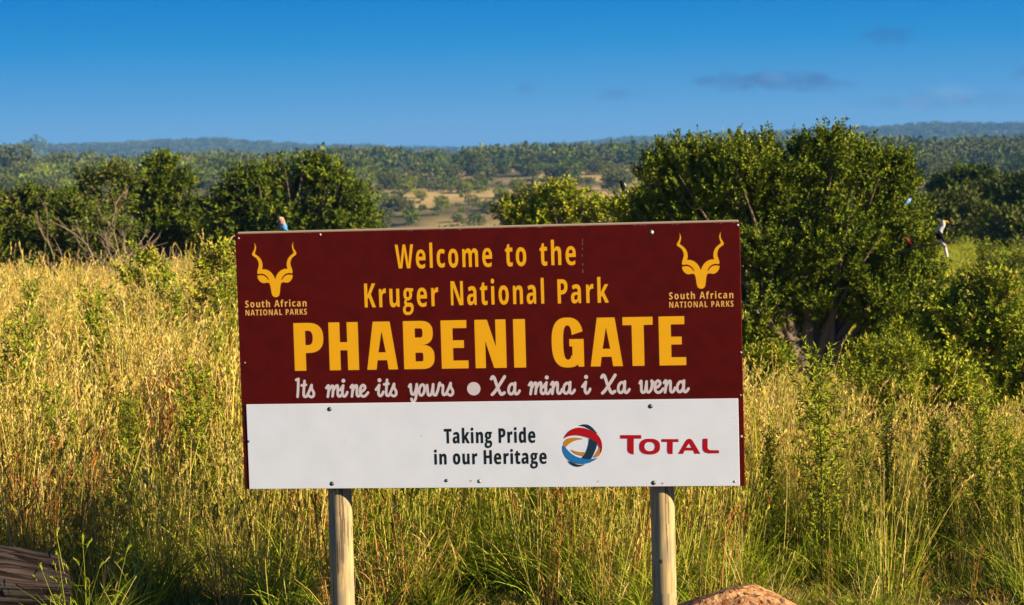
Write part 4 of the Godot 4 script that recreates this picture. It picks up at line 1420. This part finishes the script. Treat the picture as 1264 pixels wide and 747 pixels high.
# ------------------------------------------------------------------ boulder, log, birds
func make_boulder() -> void:
	var c := at(914, 745, 8.7)
	var o := thing("boulder", "orange sandstone boulder with dark pits right of the sign post", "rock", Vector3(c.x, 0, c.z))
	var m := StandardMaterial3D.new()
	m.albedo_texture = noise_tex(81, 0.014, ramp([[0.15, lin(0.30, 0.13, 0.055)], [0.45, lin(0.50, 0.26, 0.11)], [0.62, lin(0.58, 0.34, 0.16)], [0.85, lin(0.62, 0.44, 0.24)]]), 512, 6)
	m.detail_enabled = true
	m.detail_blend_mode = BaseMaterial3D.BLEND_MODE_MUL
	m.detail_albedo = noise_tex(82, 0.022, ramp([[0.0, lin(0.06, 0.05, 0.06)], [0.36, lin(0.10, 0.08, 0.08)], [0.42, lin(0.9, 0.85, 0.8)], [1.0, lin(1, 1, 1)]]), 512, 4)
	m.uv1_triplanar = true
	m.uv1_scale = Vector3(2.2, 2.2, 2.2)
	m.roughness = 0.95
	m.metallic_specular = 0.15
	m.normal_enabled = true
	m.normal_scale = 1.4
	m.normal_texture = noise_tex(83, 0.03, null, 512, 5, false, true)
	var n1 := noise_of(84, 2.2, 4)
	var n2 := noise_of(85, 9.0, 3)
	var pit := FastNoiseLite.new()
	pit.seed = 9
	pit.frequency = 14.0
	pit.noise_type = FastNoiseLite.TYPE_CELLULAR
	var planes := []
	for q in [[0.15, 1.0, 0.25, 0.215], [-0.7, 0.8, 0.2, 0.27], [0.75, 0.75, 0.15, 0.29], [0.1, 0.5, 0.9, 0.2], [-0.5, 0.3, 0.9, 0.235], [0.8, 0.2, 0.6, 0.33], [-0.35, 1.0, -0.2, 0.222], [0.45, 1.0, -0.1, 0.25], [-0.15, 0.85, 0.55, 0.205], [0.5, 0.6, 0.7, 0.25], [-0.9, 0.35, 0.3, 0.37]]:
		planes.append([Vector3(q[0], q[1], q[2]).normalized(), q[3]])
	var g := Geo.new()
	var U := 96
	var V := 56
	for j in V + 1:
		for i in U + 1:
			var th := PI * j / V
			var ph := TAU * (i % U) / U
			var d := Vector3(sin(th) * cos(ph), cos(th), sin(th) * sin(ph))
			var p := Vector3(signf(d.x) * pow(absf(d.x), 0.85) * 0.43, signf(d.y) * pow(absf(d.y), 0.8) * 0.27, d.z * 0.25)
			var k := 1.0 + n1.get_noise_3dv(d * 0.55) * 0.22 + n2.get_noise_3dv(d * 0.35) * 0.05
			var hole := pit.get_noise_3dv(p * 1.3)
			if hole < -0.86: k -= 0.04 * smoothstep(-0.86, -0.95, hole)
			# a long crack slanting across the top
			var cr := absf(p.x * 0.55 - p.z - 0.02 + 0.03 * n2.get_noise_1d(p.x * 2.0))
			k -= 0.09 * smoothstep(0.022, 0.0, cr) * smoothstep(-0.2, 0.3, d.y)
			p *= k
			for pl in planes:
				var over: float = p.dot(pl[0]) - pl[1]
				if over > 0.0: p -= pl[0] * over
			p *= 1.0 + 0.035 * n2.get_noise_3dv(d * 1.1)
			p.x *= 1.22
			p.y += 0.108 - 0.3 * p.x * p.x - 0.06 * p.x
			g.v.push_back(p)
			g.n.push_back(d)
			g.c.push_back(Color.WHITE)
			g.t.push_back(Vector2(i, j))
	for j in V:
		for i in U:
			var a := j * (U + 1) + i
			g.i.append_array([a, a + 1, a + U + 2, a, a + U + 2, a + U + 1])
	smooth(g)
	part("stone", g.mesh(m), o)

func smooth(g: Geo) -> void:                              # normals from the faces, welded by place
	var acc := {}
	for k in range(0, g.i.size(), 3):
		var a := g.v[g.i[k]]
		var b := g.v[g.i[k + 1]]
		var c := g.v[g.i[k + 2]]
		var m := (c - a).cross(b - a)
		for p in [a, b, c]:
			var key := Vector3i((p * 5000.0).round())
			acc[key] = acc.get(key, Vector3.ZERO) + m
	for k in g.v.size():
		var m: Vector3 = acc.get(Vector3i((g.v[k] * 5000.0).round()), Vector3.UP)
		if m.length_squared() > 0.0: g.n[k] = m.normalized()

func make_log() -> void:
	var a := at(-70, 700, 9.35)
	var b := at(82, 738, 9.6)
	a.y = 0.25
	b.y = 0.17
	var o := thing("fallen_log", "thick weathered dark log lying in the grass at the far left", "log", Vector3(a.x, 0, a.z))
	var m := StandardMaterial3D.new()
	m.albedo_texture = bark_texture()
	m.roughness = 0.95
	m.metallic_specular = 0.2
	m.uv1_scale = Vector3(1, 1.0, 1)
	var n := noise_of(95, 2.6, 3)
	var n2 := noise_of(96, 1.4, 2)
	var g := Geo.new()
	var U := 84
	var V := 60
	var d := (b - a)
	var ax := d.normalized()
	var s1 := ax.cross(Vector3.UP).normalized()
	var s2 := s1.cross(ax).normalized()
	var far := a - ax * 1.1
	for j in V + 1:
		var f := float(j) / V
		var ctr := far.lerp(b, f) + Vector3(0, 0.02 * sin(f * 5.0), 0)
		var rad := lerpf(0.285, 0.2, pow(f, 3.0))
		if j >= V - 1: rad *= (0.93 if j == V - 1 else 0.55)
		for i in U + 1:
			var th := TAU * (i % U) / U
			var ridge := n.get_noise_3d(cos(th) * 4.2, sin(th) * 4.2, f * 0.5) * 0.04 + n.get_noise_3d(cos(th) * 1.3 + 9.0, sin(th) * 1.3, f * 1.5) * 0.02
			var rr := rad * (1.0 + 0.12 * n2.get_noise_3d(cos(th), sin(th), f * 2.5)) + ridge
			g.v.push_back(ctr + (s1 * cos(th) + s2 * sin(th)) * rr - Vector3(a.x, 0, a.z))
			g.n.push_back(Vector3.UP)
			g.c.push_back(Color.WHITE)
			g.t.push_back(Vector2(float(i) / U, f * 1.4))
	for j in V:
		for i in U:
			var q := j * (U + 1) + i
			g.i.append_array([q, q + 1, q + U + 2, q, q + U + 2, q + U + 1])
	smooth(g)
	part("bark", g.mesh(m), o)
	var e := Geo.new()
	var ring := V * (U + 1)
	var mid := Vector3()
	for i in U: mid += g.v[ring + i] / U
	for i in U: e.tri(mid + ax * 0.006, g.v[ring + i] + ax * 0.002, g.v[ring + i + 1] + ax * 0.002, Color.WHITE)
	part("cut_end", e.mesh(plain(lin(0.16, 0.11, 0.07), 0.95, 0.1)), o)

func bark_texture() -> ImageTexture:
	var W := 512
	var H := 512
	var im := Image.create_empty(W, H, false, Image.FORMAT_RGB8)
	var f := noise_of(97, 0.05, 4)
	var s := noise_of(98, 0.012, 3)
	for y in H:
		for x in W:
			var a := TAU * x / W
			var k := f.get_noise_3d(cos(a) * 330.0, sin(a) * 330.0, y * 0.09)
			var w := s.get_noise_3d(cos(a) * 160.0, sin(a) * 160.0, y * 0.7)
			var c := lin(0.010, 0.007, 0.006).lerp(lin(0.055, 0.038, 0.035), clampf(0.36 + k * 1.9, 0, 1))
			c = c.lerp(lin(0.035, 0.035, 0.032), clampf(w * 1.8, 0, 0.55))
			if f.get_noise_3d(cos(a) * 220.0 + 300.0, sin(a) * 220.0, y * 0.07) > 0.22: c = lin(0.006, 0.004, 0.003)
			im.set_pixel(x, y, c.linear_to_srgb())
	return ImageTexture.create_from_image(im)

# a perched bird: spine points (metres round the feet), radii, colours along it; bill, wing, tail and legs are parts
func bird(label: String, feet: Vector3, turn: float, spine: Array, rad: Array, cols: Array, bill: Array, wing: Array, tail: Array, legs: Color, size := 1.0) -> void:
	var o := thing("bird", label, "bird", feet)
	o.rotation.y = turn
	o.scale = Vector3.ONE * size
	var p := PackedVector3Array()
	var r := PackedFloat32Array()
	var c := []
	for k in spine.size() - 1:
		var p0: Vector3 = spine[maxi(k - 1, 0)]
		var p3: Vector3 = spine[mini(k + 2, spine.size() - 1)]
		for s in 4:
			p.push_back((spine[k] as Vector3).cubic_interpolate(spine[k + 1], p0, p3, s / 4.0))
			r.push_back(lerpf(rad[k], rad[k + 1], smoothstep(0.0, 1.0, s / 4.0)))
			c.append(cols[k] if s < 2 else cols[k + 1])
	p.push_back(spine[spine.size() - 1])
	r.push_back(rad[rad.size() - 1])
	c.append(cols[cols.size() - 1])
	var g := Geo.new()
	g.tube(p, r, 12, c)
	part("body", g.mesh(M.feather), o)
	g = Geo.new()
	g.tube(PackedVector3Array([bill[0], bill[0].lerp(bill[1], 0.55) + Vector3(0, bill[4], 0), bill[1]]), PackedFloat32Array([bill[2], bill[2] * 0.65, bill[2] * 0.08]), 8, [bill[3]])
	part("bill", g.mesh(M.feather), o)
	for s in [-1.0, 1.0]:
		g = Geo.new()
		var off := Vector3(0, 0, wing[2] * s)
		g.tube(PackedVector3Array([wing[0] + off * 0.7, wing[0].lerp(wing[1], 0.3) + off, wing[0].lerp(wing[1], 0.7) + off * 0.8, wing[1] + off * 0.3]), PackedFloat32Array([wing[3] * 0.5, wing[3], wing[3] * 0.75, wing[3] * 0.15]), 8, [wing[4]], true, null, 0.0, 1.0)
		part("wing", g.mesh(M.feather), o)
		g = Geo.new()
		var z: float = wing[2] * 0.5 * s
		g.tube(PackedVector3Array([Vector3(0.0, wing[0].y * 0.55, z), Vector3(0.0, 0.0, z)]), PackedFloat32Array([wing[3] * 0.16, wing[3] * 0.1]), 5, [legs])
		part("leg", g.mesh(M.feather), o)
	g = Geo.new()
	g.tube(PackedVector3Array([tail[0], tail[0].lerp(tail[1], 0.5), tail[1]]), PackedFloat32Array([tail[2] * 0.7, tail[2], tail[2] * 0.8]), 8, [tail[3]], true, null, 0.0, 0.4)
	part("tail", g.mesh(M.feather), o)

func make_birds() -> void:
	var white := Color(0.5, 0.47, 0.45)
	var black := Color(0.012, 0.013, 0.015)
	# long-billed bird on the right-hand shoots of the big tree
	var f := at(1160, 300, 20.4)
	bird("long-billed black and white bird with yellow bill at the big tree's right edge", f, 0.0,
		[Vector3(0.07, -0.06, 0), Vector3(0.03, 0.02, 0), Vector3(-0.005, 0.10, 0), Vector3(0.01, 0.17, 0), Vector3(0.045, 0.215, 0), Vector3(0.04, 0.26, 0), Vector3(0.045, 0.29, 0)],
		[0.012, 0.035, 0.048, 0.035, 0.026, 0.032, 0.012],
		[black, white, black, white, white, white, white],
		[Vector3(0.06, 0.268, 0), Vector3(0.125, 0.245, 0), 0.017, Color(0.62, 0.34, 0.03), 0.012],
		[Vector3(-0.02, 0.16, 0), Vector3(0.07, -0.02, 0), 0.035, 0.028, black],
		[Vector3(0.06, -0.02, 0), Vector3(0.095, -0.18, 0), 0.022, white], Color(0.05, 0.05, 0.05), 0.85)
	twig_under(f, "bare twig carrying the long-billed bird")
	# small bird on the sign's top edge
	var b := Basis.from_euler(BOARD_TURN)
	var top := BOARD_AT + b * Vector3(-0.995, 0.636, -0.037)
	bird("tiny blue bellied bird with pale crown perched on the sign's top edge", top, 0.0,
		[Vector3(0.014, 0.006, 0), Vector3(0.012, 0.016, 0), Vector3(0.004, 0.032, 0), Vector3(0.0, 0.047, 0), Vector3(-0.006, 0.060, 0), Vector3(-0.008, 0.067, 0)],
		[0.008, 0.0165, 0.017, 0.0165, 0.016, 0.006],
		[Color(0.05, 0.25, 0.55), Color(0.06, 0.27, 0.58), Color(0.09, 0.32, 0.6), Color(0.42, 0.2, 0.13), Color(0.45, 0.24, 0.16), white],
		[Vector3(-0.018, 0.057, 0), Vector3(-0.029, 0.054, 0), 0.004, Color(0.25, 0.03, 0.03), 0.0],
		[Vector3(0.004, 0.044, 0), Vector3(0.018, 0.008, 0), 0.011, 0.009, Color(0.33, 0.17, 0.14)],
		[Vector3(0.014, 0.010, 0), Vector3(0.026, 0.002, -0.03), 0.006, Color(0.08, 0.25, 0.5)], Color(0.1, 0.06, 0.05))
	# black bird on top of the round bush
	f = at(769, 236, 22.8)
	bird("small black bird with a white flank on top of the round bush", f, 0.2,
		[Vector3(0.03, 0.01, 0), Vector3(0.012, 0.03, 0), Vector3(0.0, 0.07, 0), Vector3(-0.012, 0.115, 0), Vector3(-0.014, 0.132, 0)],
		[0.01, 0.028, 0.034, 0.027, 0.01], [white, black, black, black, black],
		[Vector3(-0.035, 0.115, 0), Vector3(-0.06, 0.11, 0), 0.006, black, 0.0],
		[Vector3(0.012, 0.095, 0), Vector3(0.03, 0.05, 0), 0.024, 0.013, white],
		[Vector3(0.025, 0.02, 0), Vector3(0.06, -0.05, 0), 0.01, black], black)
	# two small birds among the leaves
	f = at(1122, 250, 20.0)
	bird("small blue and white bird among the outer leaves of the big tree", f, 0.6,
		[Vector3(-0.05, -0.01, 0), Vector3(-0.025, 0.01, 0), Vector3(0.0, 0.03, 0), Vector3(0.03, 0.05, 0), Vector3(0.04, 0.06, 0)],
		[0.01, 0.022, 0.026, 0.02, 0.008], [Color(0.05, 0.2, 0.5), Color(0.08, 0.3, 0.6), white, Color(0.05, 0.22, 0.55), Color(0.05, 0.2, 0.5)],
		[Vector3(0.045, 0.055, 0), Vector3(0.062, 0.055, 0), 0.004, black, 0.0],
		[Vector3(0.01, 0.04, 0), Vector3(-0.04, 0.0, 0), 0.018, 0.012, Color(0.06, 0.24, 0.55)],
		[Vector3(-0.04, 0.0, 0), Vector3(-0.09, -0.03, 0), 0.009, Color(0.05, 0.2, 0.5)], black, 0.75)
	f = at(1120, 300, 19.8)
	bird("small dark red bird low in the big tree's right side", f, 2.6,
		[Vector3(-0.04, 0.0, 0), Vector3(-0.02, 0.015, 0), Vector3(0.0, 0.035, 0), Vector3(0.022, 0.06, 0), Vector3(0.028, 0.07, 0)],
		[0.01, 0.022, 0.027, 0.021, 0.008], [Color(0.2, 0.02, 0.02), Color(0.22, 0.02, 0.02), Color(0.26, 0.025, 0.025), Color(0.2, 0.015, 0.015), Color(0.5, 0.4, 0.36)],
		[Vector3(0.036, 0.062, 0), Vector3(0.054, 0.06, 0), 0.005, Color(0.5, 0.35, 0.3), 0.0],
		[Vector3(0.008, 0.045, 0), Vector3(-0.035, 0.005, 0), 0.018, 0.012, Color(0.14, 0.012, 0.014)],
		[Vector3(-0.03, 0.005, 0), Vector3(-0.075, -0.03, 0), 0.009, Color(0.14, 0.012, 0.014)], black, 0.75)

func twig_under(f: Vector3, label: String) -> void:
	var o := thing("perch_twig", label, "twig", f)
	var g := Geo.new()
	g.tube(PackedVector3Array([Vector3(-0.5, -0.16, -0.45), Vector3(-0.22, -0.06, -0.2), Vector3(0.0, -0.008, 0), Vector3(0.12, 0.015, 0.02)]), PackedFloat32Array([0.016, 0.011, 0.008, 0.003]), 6, [Color(0.12, 0.09, 0.06)])
	part("branch", g.mesh(M.twig), o)

func _ready() -> void:
	make_materials()
	make_view()
	make_ground()
	make_sign()
	make_boulder()
	make_log()
	make_grass()
	make_weeds()
	make_bushes()
	make_far_trees()
	make_birds()
